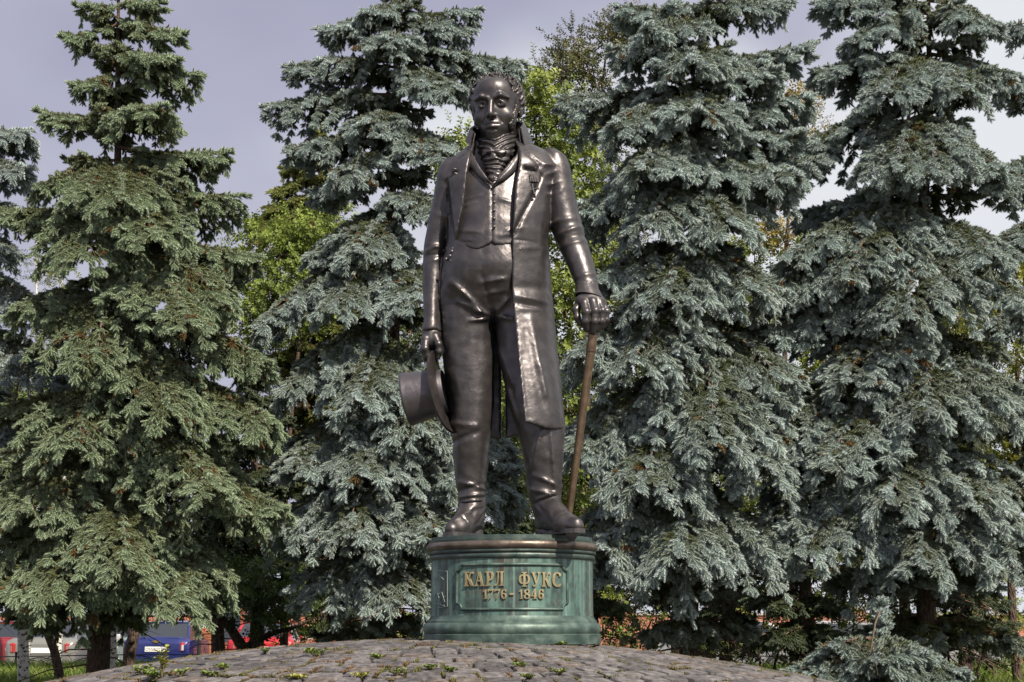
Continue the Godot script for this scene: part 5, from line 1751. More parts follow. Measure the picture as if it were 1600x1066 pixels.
func leafy(called: String, label: String, base_px: Vector2, z: float, blobs: Array, dark: Color, light: Color, sd: int, opt := {}) -> Node3D:
	# blobs: [survey x, y, depth beside the trunk, half width, half height] in survey units, depth in metres
	var r := RandomNumberGenerator.new()
	r.seed = sd
	var foot_p := at(base_px.x, base_px.y, z)
	foot_p.y = ground_y(foot_p.x, z) - 0.03
	var o := thing(called, label, opt.get("category", "tree"), foot_p, 0.0, opt.get("group", ""))
	var scale := (8.0 - z) / FOCAL
	var tb := Builder.new()
	var limbs := Builder.new()
	var r0: float = opt.get("radius", 0.07)
	var tops := []
	var mid := Vector3.ZERO
	for bl in blobs: tops.append(at(bl[0], bl[1], z + bl[2]) - foot_p)
	var high: Vector3 = tops[0]
	for t in tops:
		if t.y > high.y: high = t
	var tp := []
	var tr := []
	for k in 9:
		var t := k / 8.0
		tp.append(Vector3(high.x * t * t + 0.05 * sin(t * 7.0 + sd), high.y * t, high.z * t * t + 0.05 * sin(t * 5.0 + sd)))
		tr.append(lerpf(r0, 0.012, t))
	tb.tube(tp, tr, 8)
	part("trunk", tb.mesh(), opt.get("bark", M.bark), o)
	var list := []
	for k in blobs.size():
		var bl = blobs[k]
		var c: Vector3 = tops[k]
		var rx: float = bl[3] * scale
		var ry: float = bl[4] * scale
		var hang := clampf((c.y - ry) / high.y - 0.15, 0.06, 0.92)
		var f: Vector3 = tp[int(hang * 8.0)]
		for q in k:
			var near: Vector3 = tops[q]
			if near.distance_to(c) < f.distance_to(c) and near.distance_to(c) > 0.05: f = near
		for q in range(k + 1, blobs.size()):
			var near: Vector3 = tops[q]
			if near.y < c.y and near.distance_to(c) < f.distance_to(c): f = near
		var lp := [f, f.lerp(c, 0.5) + Vector3(0, 0.05, 0), c]
		limbs.tube(lp, [minf(r0 * 0.4, 0.022), 0.014, 0.006], 5, Color.WHITE, false)
		var clumps := int(opt.get("clumps", 1.0) * 10.0 * clampf(rx * ry * 4.0, 0.6, 8.0))
		for q in clumps:
			var d := Vector3(r.randfn(), r.randfn(), r.randfn()).normalized() * pow(r.randf(), 0.45)
			var cc := c + Vector3(d.x * rx, d.y * ry, d.z * rx * 0.9)
			limbs.tube([c.lerp(cc, 0.15), c.lerp(cc, 0.6) + Vector3(0, 0.05, 0), cc], [0.012, 0.007, 0.003], 4, Color.WHITE, false)
			var tone := clampf(0.5 + r.randfn() * 0.28, 0.0, 1.0)
			for e in int(opt.get("leaves", 22)):
				var off: Vector3 = Vector3(r.randfn(), r.randfn() * 0.8, r.randfn()) * opt.get("clump", 0.16)
				var dir: Vector3 = (off.normalized() + d * 0.5 + Vector3(0, opt.get("rise", 0.2), 0)).normalized()
				var x: Vector3 = dir.cross(Vector3(0.3, 1, 0.2)).normalized()
				var col: Color = dark.lerp(light, clampf(tone + r.randf_range(-0.3, 0.3), 0, 1))
				list.append([Transform3D(Basis(x, dir, x.cross(dir)) * Basis.from_scale(Vector3.ONE * r.randf_range(0.7, 1.3)), cc + off), col])
	part("limbs", limbs.mesh(), M.bark_twig, o)
	copies("leaves", leaf_meshes[opt.get("leaf", 0)], M.leaf, list, o)
	return o

func make_leafy() -> void:
	M.leaf = mat(Color.WHITE, 0.5)
	M.leaf.vertex_color_use_as_albedo = true
	M.leaf.backlight_enabled = true
	M.leaf.backlight = Color(0.8, 0.8, 0.8)
	leaf_meshes = [leaf_spray(1, 11, 0.17, 0.05), leaf_spray(2, 10, 0.14, 0.045), leaf_spray(3, 12, 0.3, 0.05)]
	var yg_d := Color(0.1, 0.15, 0.02)
	var yg_l := Color(0.28, 0.33, 0.06)
	leafy("leafy_tree", "yellow-green leafy tree rising behind the statue's shoulder on the cane side", Vector2(880, 1000), -11.0,
		[[838, 150, 0, 20, 14], [862, 200, 0, 36, 26], [886, 250, 0, 55, 42], [920, 300, -0.3, 55, 45], [880, 340, 0.2, 50, 45], [900, 410, 0, 60, 50], [880, 480, 0.2, 45, 45], [905, 560, 0.2, 55, 50], [890, 650, 0, 50, 60], [880, 760, 0, 60, 70], [760, 560, -0.4, 50, 60], [760, 680, -0.4, 50, 60], [720, 250, -0.6, 22, 30]], yg_d, yg_l, 11, {"clumps": 1.5})
	leafy("leafy_tree", "dark small-leaved tree whose top shows left of the broad spruce's tip", Vector2(905, 1000), -16.0,
		[[905, 85, 0, 50, 38], [875, 120, 0.3, 26, 26], [950, 55, -0.2, 30, 30], [985, 60, 0, 30, 26], [930, 130, 0, 40, 30], [960, 200, 0, 60, 50], [960, 320, 0, 60, 70], [960, 430, 0, 60, 70]], Color(0.05, 0.06, 0.018), Color(0.14, 0.14, 0.04), 12, {"leaf": 1, "clumps": 1.6, "radius": 0.12})
	leafy("leafy_tree", "small-leaved tree with golden leaves peeping out right of the broad spruce", Vector2(1235, 1000), -15.0,
		[[1255, 190, 0, 16, 30], [1240, 150, 0, 20, 20], [1220, 260, 0, 30, 40], [1200, 360, 0, 40, 50]], Color(0.13, 0.11, 0.03), Color(0.36, 0.27, 0.05), 13, {"leaf": 1, "clumps": 1.0})
	leafy("leafy_tree", "light green leafy tree in the gap between the grey-green spruce and the hat-side spruce", Vector2(440, 1000), -15.8,
		[[395, 380, 0, 40, 35], [440, 400, 0, 45, 45], [480, 360, 0, 40, 40], [520, 370, 0, 40, 40], [420, 450, 0, 55, 45], [460, 480, 0, 50, 50], [400, 510, 0, 50, 40]], Color(0.09, 0.13, 0.025), Color(0.27, 0.35, 0.06), 14, {"clumps": 1.4})
	leafy("leafy_tree", "sunlit yellow-green tree seen through the gap between the two right-hand spruces", Vector2(1270, 1000), -15.5,
		[[1120, 410, 0, 45, 40], [1180, 420, 0, 50, 45], [1250, 400, 0, 50, 45], [1320, 420, 0, 50, 45], [1220, 500, 0, 60, 50], [1290, 560, 0, 60, 55], [1250, 640, 0, 60, 55], [1330, 640, 0, 60, 55], [1180, 600, 0, 60, 55], [1280, 740, 0, 70, 60], [1200, 760, 0, 60, 60]], yg_d, yg_l, 15, {"clumps": 1.1})
	leafy("leafy_tree", "yellow-green tree at the right edge of the picture behind the trunked spruce", Vector2(1590, 1000), -14.0,
		[[1590, 420, 0, 40, 35], [1560, 500, 0, 45, 45], [1600, 570, 0, 50, 40], [1540, 650, 0, 50, 50], [1600, 700, 0, 60, 60], [1500, 780, 0, 60, 60]], Color(0.1, 0.14, 0.02), Color(0.36, 0.36, 0.06), 16, {"clumps": 1.2})
	# the darker row behind
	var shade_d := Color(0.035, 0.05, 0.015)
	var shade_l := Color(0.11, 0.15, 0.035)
	var back := [["dark leafy tree far behind the hat-side spruce", 560, -19.0], ["dark leafy tree far behind the broad spruce", 1060, -20.0], ["dark leafy tree far behind the right-hand trunked spruce", 1420, -19.5], ["dark leafy tree far behind the grey-green spruce", 150, -19.0], ["dark leafy tree at the far left behind the whitish blue spruce", -45, -18.5], ["dark leafy tree far behind the statue's coat-tails", 800, -20.5]]
	for k in back.size():
		var x: float = back[k][1]
		var bl := []
		var r := RandomNumberGenerator.new()
		r.seed = 900 + k
		for row in (6 if k > 2 else 8):
			for c in 3: bl.append([x + (c - 1) * 85 + r.randf_range(-25, 25), (590 if k > 2 else 466) + row * 62 + r.randf_range(-20, 20), r.randf_range(-0.8, 0.8), 62, 50])
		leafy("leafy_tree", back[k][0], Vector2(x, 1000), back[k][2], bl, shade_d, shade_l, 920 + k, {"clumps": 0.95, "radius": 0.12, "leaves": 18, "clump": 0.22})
	# shrubs low between the trunks
	var sh := [["bright yellow-green shrub low behind the broad spruce's trunk", 990, 930, 55, 50], ["bright yellow-green shrub low between the two right-hand trunks, left of the silver cars", 1190, 935, 60, 55], ["yellow-green shrub low beside the trunked spruce's foot", 1330, 925, 60, 55], ["yellowish shrub low at the right edge of the picture", 1530, 930, 70, 60], ["green shrub low behind the hat-side spruce's trunk", 660, 960, 45, 40], ["green shrub low left of the hat-side spruce's trunk", 520, 965, 40, 35], ["small light shrub just right of the pedestal's foot", 955, 975, 25, 25]]
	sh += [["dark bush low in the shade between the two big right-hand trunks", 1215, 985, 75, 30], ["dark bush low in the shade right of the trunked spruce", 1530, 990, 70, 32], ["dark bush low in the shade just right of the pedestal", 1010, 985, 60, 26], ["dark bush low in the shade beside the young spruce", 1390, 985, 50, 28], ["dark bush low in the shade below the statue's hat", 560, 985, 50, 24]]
	for k in sh.size():
		var q = sh[k]
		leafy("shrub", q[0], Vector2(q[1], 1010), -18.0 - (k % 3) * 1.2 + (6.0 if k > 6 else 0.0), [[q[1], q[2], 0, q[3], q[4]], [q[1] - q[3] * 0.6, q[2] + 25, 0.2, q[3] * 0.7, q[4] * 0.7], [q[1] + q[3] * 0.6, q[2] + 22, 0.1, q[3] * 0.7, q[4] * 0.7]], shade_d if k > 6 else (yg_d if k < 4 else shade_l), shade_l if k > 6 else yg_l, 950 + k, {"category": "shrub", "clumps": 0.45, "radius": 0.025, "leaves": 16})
	# a crooked dark tree low on the left, bare boughs bending over the cobbles' edge
	var cz := -13.0
	var ct := leafy("crooked_tree", "crooked dark tree with bent boughs between the blue and the red car", Vector2(395, 1010), cz, [[360, 915, 0.2, 40, 26], [410, 900, 0, 40, 30], [330, 940, 0.2, 20, 16], [440, 930, 0, 34, 26], [420, 960, 0.1, 22, 14], [480, 940, 0, 30, 24]], Color(0.03, 0.05, 0.015), Color(0.1, 0.16, 0.03), 31, {"clumps": 0.8, "radius": 0.11})
	var cb := Builder.new()
	var cp := ct.position
	var g0 := at(388, 1030, cz) - cp
	cb.tube([Vector3(g0.x, 0, 0), g0, at(378, 1010, cz) - cp, at(362, 985, cz) - cp, at(345, 965, cz) - cp, at(322, 953, cz + 0.1) - cp, at(300, 948, cz + 0.1) - cp], [0.1, 0.085, 0.075, 0.062, 0.05, 0.035, 0.02], 8)
	cb.tube([at(383, 1012, cz) - cp, at(402, 1000, cz) - cp, at(430, 988, cz) - cp, at(455, 982, cz + 0.2) - cp, at(490, 968, cz + 0.3) - cp], [0.055, 0.045, 0.036, 0.028, 0.015], 7)
	cb.tube([at(362, 985, cz) - cp, at(366, 960, cz) - cp, at(358, 930, cz) - cp], [0.04, 0.03, 0.015], 6)
	part("bent_bough", cb.mesh(), M.bark, ct)
	# stems in front of the cars
	var st := [["leaning dark bare stem in front of the silver car", [92, 1050], [84, 1015], [72, 985], [66, 960], -12.0, 0.055], ["leaning dark stem just left of the blue car, with a pruned knot", [197, 1060], [203, 1020], [210, 985], [216, 950], -11.5, 0.075]]
	for q in st:
		var p0 := at(q[1][0], q[1][1], q[5])
		var base := Vector3(p0.x, ground_y(p0.x, q[5]) - 0.03, q[5])
		var o := thing("bare_stem", q[0], "tree trunk", base)
		var sb := Builder.new()
		sb.tube([Vector3(0, 0, 0), p0 - base, at(q[2][0], q[2][1], q[5]) - base, at(q[3][0], q[3][1], q[5]) - base, at(q[4][0], q[4][1], q[5]) - base], [q[6] * 1.3, q[6] * 1.1, q[6], q[6] * 0.9, q[6] * 0.75], 10)
		part("trunk", sb.mesh(), M.bark, o)
		var kn := Builder.new()
		var kp: Vector3 = at((q[2][0] + q[3][0]) * 0.5 + 1.0, (q[2][1] + q[3][1]) * 0.5, q[5]) - base
		kn.tube([kp, kp + Vector3(0.01, 0.01, q[6] * 1.05), kp + Vector3(0.012, 0.012, q[6] * 1.3)], [q[6] * 0.55, q[6] * 0.5, q[6] * 0.36], 9)
		part("knot", kn.mesh(), M.bark, o)

func birch_bark() -> StandardMaterial3D:
	var w := 128
	var h := 1024
	var im := Image.create(w, h, false, Image.FORMAT_RGB8)
	var n := noise(0.02, 3, 61)
	var f := noise(0.09, 3, 62)
	for x in w:
		var cx := cos(TAU * x / w) * 22.0
		var cz := sin(TAU * x / w) * 22.0
		for y in h:
			var v := n.get_noise_3d(cx * 1.6, y * 2.1, cz * 1.6) + 0.5 * f.get_noise_3d(cx, y * 1.9, cz)
			var c := lin(0.62, 0.6, 0.56).lerp(lin(0.4, 0.36, 0.31), clampf(f.get_noise_3d(cx, y * 0.3, cz) * 1.4, 0.0, 1.0))
			if v > 0.2: c = c.lerp(lin(0.03, 0.026, 0.024), clampf((v - 0.2) * 9.0, 0.0, 1.0))
			im.set_pixel(x, y, c)
	var m := mat(Color.WHITE, 0.8)
	m.albedo_texture = ImageTexture.create_from_image(im)
	m.uv1_scale = Vector3(1, 0.45, 1)
	return m

func make_birches() -> void:
	M.birch = birch_bark()
	var green_d := Color(0.08, 0.11, 0.02)
	var green_l := Color(0.24, 0.27, 0.06)
	for q in [["birch with speckled white bark at the lower left corner", 36, -10.8, 0.075, [[30, 560, -0.3, 30, 40], [20, 640, -0.4, 30, 40]], 21], ["birch with white bark standing right beside the grey-green spruce's trunk", 177, -10.7, 0.075, [[190, 600, -0.6, 30, 40], [165, 700, -0.5, 30, 40]], 22]]:
		var hi: float = q[4][0][1]
		leafy("birch_tree", q[0], Vector2(q[1], 1040), q[2], [[q[1] + 2, hi, -0.4, 30, 40], q[4][1]], green_d, green_l, q[5], {"bark": M.birch, "radius": q[3], "leaf": 1, "clumps": 0.4, "rise": -0.5})
	for q in [["slim distant white birch against the sky at the left edge, under the whitish spruce shoots", 44, -24.0, 23, [[75, 405, 0, 22, 40], [60, 350, 0, 14, 20], [20, 400, 0, 20, 25], [95, 430, 0, 18, 30]]], ["second slim distant birch leaning a little, nearer the grey-green spruce", 92, -26.0, 24, [[98, 380, 0, 14, 30], [80, 430, 0, 20, 30]]]]:
		leafy("birch_tree", q[0], Vector2(q[1], 1000), q[2], q[4], green_d, green_l, q[3], {"bark": M.birch, "radius": 0.1, "leaf": 1, "clumps": 0.35, "rise": -0.8})
	var olive := {"tip": Color(0.3, 0.34, 0.12), "old": Color(0.2, 0.19, 0.07), "hang": 0.7, "dead": 0.05}
	spruce("yellow-green common spruce with hanging twigs, left behind the hat-side spruce", [505, 500, 195], -17.2,
		[[195, 495, 505], [240, 455, 540], [320, 420, 570], [420, 390, 600], [600, 380, 620], [800, 380, 620]],
		[[250, 440, 262, 0.2, -0.02, 0.9], [265, 425, 300, 0.2, 0.0, 0.9], [300, 415, 325, 0.2, 0.0, 0.9], [240, 470, 240, 0.6, 0.0, 0.9], [330, 385, 345, 0.2, -0.02, 0.9], [330, 450, 380, 0.7, 0.06, 1.0]],
		olive, 131, {"name": "common_spruce", "radius": 0.12, "gap": 0.45, "fill": 1.3, "group": ""})
	# dark spruces further back that close the gaps low down
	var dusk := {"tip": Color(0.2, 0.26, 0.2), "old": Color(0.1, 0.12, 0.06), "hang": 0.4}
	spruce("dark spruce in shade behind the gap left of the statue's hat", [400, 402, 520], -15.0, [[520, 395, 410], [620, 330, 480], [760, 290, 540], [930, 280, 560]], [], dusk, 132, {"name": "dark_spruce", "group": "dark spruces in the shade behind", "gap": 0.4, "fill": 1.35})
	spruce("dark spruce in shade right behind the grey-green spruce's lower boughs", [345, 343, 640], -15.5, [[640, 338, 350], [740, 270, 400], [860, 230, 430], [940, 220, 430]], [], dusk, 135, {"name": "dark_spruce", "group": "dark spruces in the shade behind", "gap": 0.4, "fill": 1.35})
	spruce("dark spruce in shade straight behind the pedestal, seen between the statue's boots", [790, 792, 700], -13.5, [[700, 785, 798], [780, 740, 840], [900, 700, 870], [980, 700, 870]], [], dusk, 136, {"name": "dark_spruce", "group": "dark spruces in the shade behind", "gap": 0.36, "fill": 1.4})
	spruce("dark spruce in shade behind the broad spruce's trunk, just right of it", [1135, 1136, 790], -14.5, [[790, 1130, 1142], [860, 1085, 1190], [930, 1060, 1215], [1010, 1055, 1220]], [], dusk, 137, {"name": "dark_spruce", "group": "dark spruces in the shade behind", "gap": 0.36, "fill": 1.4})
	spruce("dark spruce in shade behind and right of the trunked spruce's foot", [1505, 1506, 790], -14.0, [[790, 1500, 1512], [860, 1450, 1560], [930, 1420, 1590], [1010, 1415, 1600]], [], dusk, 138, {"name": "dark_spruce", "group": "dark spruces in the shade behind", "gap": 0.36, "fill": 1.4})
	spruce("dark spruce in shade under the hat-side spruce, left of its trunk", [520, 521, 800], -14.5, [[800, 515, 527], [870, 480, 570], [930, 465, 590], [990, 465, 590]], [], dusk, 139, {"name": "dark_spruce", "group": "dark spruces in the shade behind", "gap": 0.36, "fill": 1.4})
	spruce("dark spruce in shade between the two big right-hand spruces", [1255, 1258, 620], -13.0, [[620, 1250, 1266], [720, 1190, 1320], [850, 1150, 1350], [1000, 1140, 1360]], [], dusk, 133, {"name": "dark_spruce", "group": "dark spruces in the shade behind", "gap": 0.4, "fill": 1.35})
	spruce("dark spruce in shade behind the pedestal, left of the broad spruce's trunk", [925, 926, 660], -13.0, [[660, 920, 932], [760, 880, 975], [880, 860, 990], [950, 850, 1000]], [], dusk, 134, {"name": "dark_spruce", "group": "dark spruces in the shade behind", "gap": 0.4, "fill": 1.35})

func make_grass() -> void:
	M.grass = mat(Color.WHITE, 0.6)
	M.grass.vertex_color_use_as_albedo = true
	M.grass.backlight_enabled = true
	M.grass.backlight = Color(0.7, 0.8, 0.4)
	var r := RandomNumberGenerator.new()
	r.seed = 505
	var b := Builder.new()
	for k in 22:
		var a := r.randf() * TAU
		var o := Vector3(cos(a), 0, sin(a)) * r.randf() * 0.09
		var d := Vector3(cos(a) * r.randf() * 0.5, 1.0, sin(a) * r.randf() * 0.5).normalized()
		var h := r.randf_range(0.12, 0.3)
		var s := d.cross(Vector3(sin(a), 0, cos(a))).normalized() * 0.006
		var m := o + d * h * 0.6
		var e := m + (d + Vector3(cos(a) * 0.6, -0.1, sin(a) * 0.6)).normalized() * h * 0.5
		b.quad(o - s, o + s, m + s * 0.8, m - s * 0.8)
		b.tri3(m - s * 0.8, m + s * 0.8, e)
	var list := []
	var patch := noise(0.5, 3, 55)
	for k in 21000:
		var z := r.randf_range(-25.6, -5.0)
		var half := (8.0 - z) * 0.36
		var x := r.randf_range(-half, half)
		if Vector2(x - apex.x, z).length() < MOUND_R + 0.05: continue
		if x > -2.0 and r.randf() < 0.5: continue
		var v := patch.get_noise_2d(x, z)
		var c := Color(0.07, 0.13, 0.02).lerp(Color(0.2, 0.26, 0.04), clampf(v + 0.45 + r.randf_range(-0.2, 0.2), 0, 1))
		if r.randf() < 0.06: c = Color(0.3, 0.28, 0.1)
		list.append([Transform3D(Basis(Vector3.UP, r.randf() * TAU).scaled(Vector3.ONE * r.randf_range(0.6, 1.35)), Vector3(x, ground_y(x, z) - 0.01, z)), c])
	copies("grass", b.mesh(), M.grass, list, self)

# ------------------------------------------------------------------ cars, fence, sign, booth, brick wall
func car_paint(c: Color) -> StandardMaterial3D:
	var m := mat(c, 0.35, 0.25)
	m.clearcoat_enabled = true
	m.clearcoat = 0.9
	m.clearcoat_roughness = 0.06
	return m

func ring_of(z: float, yb: float, yw: float, yt: float, wb: float, ww: float, wt: float) -> Array:     # half of a car's cross-section, mirrored: sill, waist, top
	var p := [Vector2(0.0, yb), Vector2(wb * 0.92, yb), Vector2(wb, yb + 0.07), Vector2(ww * 0.995, lerpf(yb, yw, 0.45)), Vector2(ww, lerpf(yb, yw, 0.72)), Vector2(ww * 0.975, yw - 0.03), Vector2(ww * 0.93, yw), Vector2(wt, lerpf(yw, yt, 0.93)), Vector2(wt * 0.8, yt), Vector2(0.0, yt + 0.012)]
	var o := []
	for q in p: o.append(Vector3(q.x, q.y, z))
	for k in range(p.size() - 2, -1, -1): o.append(Vector3(-p[k].x, p[k].y, z))
	return o

func make_car(label: String, where: Vector3, turn: float, paint: Color, opt := {}) -> Node3D:
	# the tail faces +z; length 4.4, width 1.72, height 1.45
	var o := thing("parked_car", label, "car", where, turn, "cars parked on the road behind the trees")
	var pm := car_paint(paint)
	var hatch: bool = opt.get("hatch", false)
	var b := Builder.new()
	var st := [[2.2, 0.42, 0.86, 0.88, 0.68, 0.72, 0.5], [2.17, 0.3, 0.93, 0.97, 0.76, 0.8, 0.6], [2.08, 0.22, 0.98, 1.035, 0.81, 0.84, 0.66], [1.75, 0.2, 0.99, 1.05, 0.83, 0.86, 0.68], [1.2, 0.2, 0.98, 1.02, 0.83, 0.86, 0.66], [0.0, 0.2, 0.95, 0.99, 0.83, 0.86, 0.66], [-1.0, 0.2, 0.93, 0.97, 0.83, 0.86, 0.66], [-1.5, 0.2, 0.88, 0.92, 0.82, 0.85, 0.66], [-2.0, 0.22, 0.76, 0.8, 0.78, 0.8, 0.6], [-2.18, 0.34, 0.66, 0.68, 0.66, 0.7, 0.5]]
	var pts := []
	for s in st: pts.append_array(ring_of(s[0], s[1], s[2], s[3], s[4], s[5], s[6]))
	b.grid(pts, 19)
	var tail: Array = ring_of(2.2, 0.42, 0.86, 0.88, 0.68, 0.72, 0.5)
	for k in 18: b.tri3(Vector3(0, 0.65, 2.21), tail[k], tail[k + 1])
	var nose: Array = ring_of(-2.18, 0.34, 0.66, 0.68, 0.66, 0.7, 0.5)
	for k in 18: b.tri3(Vector3(0, 0.5, -2.19), nose[k + 1], nose[k])
	part("body", b.mesh(), pm, o)
	# cabin: a dark glazed shell, painted pillars and roof laid over it
	var zr: float = 2.0 if hatch else 1.72
	var rt: float = 1.5 if hatch else 1.0
	var g := Builder.new()
	var base := [Vector2(0.7, zr), Vector2(0.76, -1.05)]
	var c0 := [Vector3(-0.7, 1.0, zr), Vector3(0.7, 1.0, zr), Vector3(0.745, 0.95, -1.1), Vector3(-0.745, 0.95, -1.1)]
	var c1 := [Vector3(-0.555, 1.415, rt), Vector3(0.555, 1.415, rt), Vector3(0.575, 1.42, -0.32), Vector3(-0.575, 1.42, -0.32)]
	var glass: Material = M.car_glass
	var names := ["rear_window", "side_window", "windscreen", "side_window"]
	for k in 4:
		var w := Builder.new()
		var k2 := (k + 1) % 4
		w.quad(c0[k], c0[k2], c1[k2], c1[k])
		part(names[k], w.mesh(), glass, o)
		var pl := Builder.new()
		pl.tube([c0[k], c1[k]], [0.05, 0.042], 6, Color.WHITE, true)
		part("pillar", pl.mesh(), pm, o)
		if k % 2 == 1:
			var md := Builder.new()
			md.tube([c0[k].lerp(c0[k2], 0.52), c1[k].lerp(c1[k2], 0.4)], [0.035, 0.03], 5)
			part("door_pillar", md.mesh(), M.car_black, o)
	var rf := Builder.new()
	var rp := []
	for q in 6:
		var t := q / 5.0
		for s in 7:
			var u := s / 6.0 * 2.0 - 1.0
			rp.append(Vector3(u * 0.6, 1.45 - 0.035 * u * u * u * u - 0.03 * pow(absf(t * 2.0 - 1.0), 3.0), lerpf(rt + 0.06, -0.4, t)))
	rf.sheet(rp, 7, 0.05)
	part("roof", rf.mesh(), pm, o)
	for s in [-1, 1]:
		var tl := Builder.new()
		if hatch: tl.box(Vector3(-0.1, 0.6, -0.2), Vector3(0.1, 1.0, 0.05), Transform3D(Basis(Vector3.UP, s * 0.5), Vector3(s * 0.7, 0, 2.14)), Color.WHITE, 0.03)
		else: tl.box(Vector3(-0.11, 0.71, -0.25), Vector3(0.14, 0.93, 0.03), Transform3D(Basis(Vector3.UP, s * 0.4), Vector3(s * 0.69, 0, 2.165)), Color.WHITE, 0.04)
		var tn := part("tail_light", tl.mesh(), M.tail_red, o)
		var ln := Builder.new()
		ln.box(Vector3(-0.03, 0.72, -0.1), Vector3(0.03, 0.86, 0.05), Transform3D(Basis(Vector3.UP, s * 0.35), Vector3(s * 0.645, 0, 2.175)), Color.WHITE, 0.015)
		part("clear_lens", ln.mesh(), M.lens if opt.has("plate") else M.lens_dim, tn)
		var mr := Builder.new()
		mr.box(Vector3(-0.1, 0.95, -0.08), Vector3(0.1, 1.09, 0.06), Transform3D(Basis(), Vector3(s * 0.98, 0.02, -0.72)), Color.WHITE, 0.03)
		part("mirror", mr.mesh(), M.lens if opt.get("chrome", true) else pm, o)
	var bp := Builder.new()
	var bpts := []
	for q in 3:
		for s in 9:
			var u := s / 8.0 * 2.0 - 1.0
			bpts.append(Vector3(u * 0.83, [0.3, 0.48, 0.53][q], 2.235 - 0.13 * pow(absf(u), 4.0) - [0.03, 0.0, 0.06][q]))
	bp.sheet(bpts, 9, 0.04)
	part("bumper", bp.mesh(), pm, o)
	var lip := Builder.new()
	lip.box(Vector3(-0.55, 1.0, 2.02), Vector3(0.55, 1.035, 2.12), Transform3D(), Color.WHITE, 0.012)
	part("boot_lip", lip.mesh(), pm, o)
	var hz := Builder.new()
	hz.box(Vector3(-0.34, 0.66, 2.205), Vector3(0.34, 0.84, 2.214))
	part("plate_recess", hz.mesh(), pm, o)
	var pn := Builder.new()
	pn.box(Vector3(-0.27, 0.69, 2.214), Vector3(0.27, 0.81, 2.228), Transform3D(), Color.WHITE, 0.006)
	var plate := part("licence_plate", pn.mesh(), M.plate, o)
	if opt.has("plate"):
		var tm := TextMesh.new()
		var sf := SystemFont.new()
		sf.font_names = PackedStringArray(["Droid Sans"])
		tm.font = sf
		tm.text = opt.plate
		tm.font_size = 64
		tm.pixel_size = 0.00165
		tm.depth = 0.004
		part("plate_number", tm, M.car_black, plate, Transform3D(Basis.from_scale(Vector3(1.0, 1.0, 1.0)), Vector3(-0.05, 0.745, 2.23)))
		var t2: TextMesh = tm.duplicate()
		t2.text = opt.region
		t2.pixel_size = 0.00115
		part("plate_region", t2, M.car_black, plate, Transform3D(Basis(), Vector3(0.205, 0.757, 2.23)))
		var em := Builder.new()
		em.box(Vector3(-0.1, -0.014, 0), Vector3(0.1, 0.014, 0.012), Transform3D(Basis(), Vector3(0, 0.935, 2.2)))
		em.box(Vector3(-0.042, -0.03, 0), Vector3(0.042, 0.03, 0.014), Transform3D(Basis(), Vector3(0, 0.935, 2.2)))
		part("emblem", em.mesh(), M.gold, o)
	for s in [-1, 1]:
		for zz in [1.33, -1.32]:
			var ty := Builder.new()
			ty.tube([Vector3(-0.1, 0, 0), Vector3(-0.09, 0, 0), Vector3(0.09, 0, 0), Vector3(0.1, 0, 0)], [0.27, 0.31, 0.31, 0.27], 20)
			var wheel := part("wheel", ty.mesh(), M.rubber, o, Transform3D(Basis(), Vector3(s * 0.77, 0.31, zz)))
			var ri := Builder.new()
			ri.tube([Vector3(s * 0.085, 0, 0), Vector3(s * 0.106, 0, 0)], [0.21, 0.2], 16)
			part("rim", ri.mesh(), M.alloy, wheel)
	return o

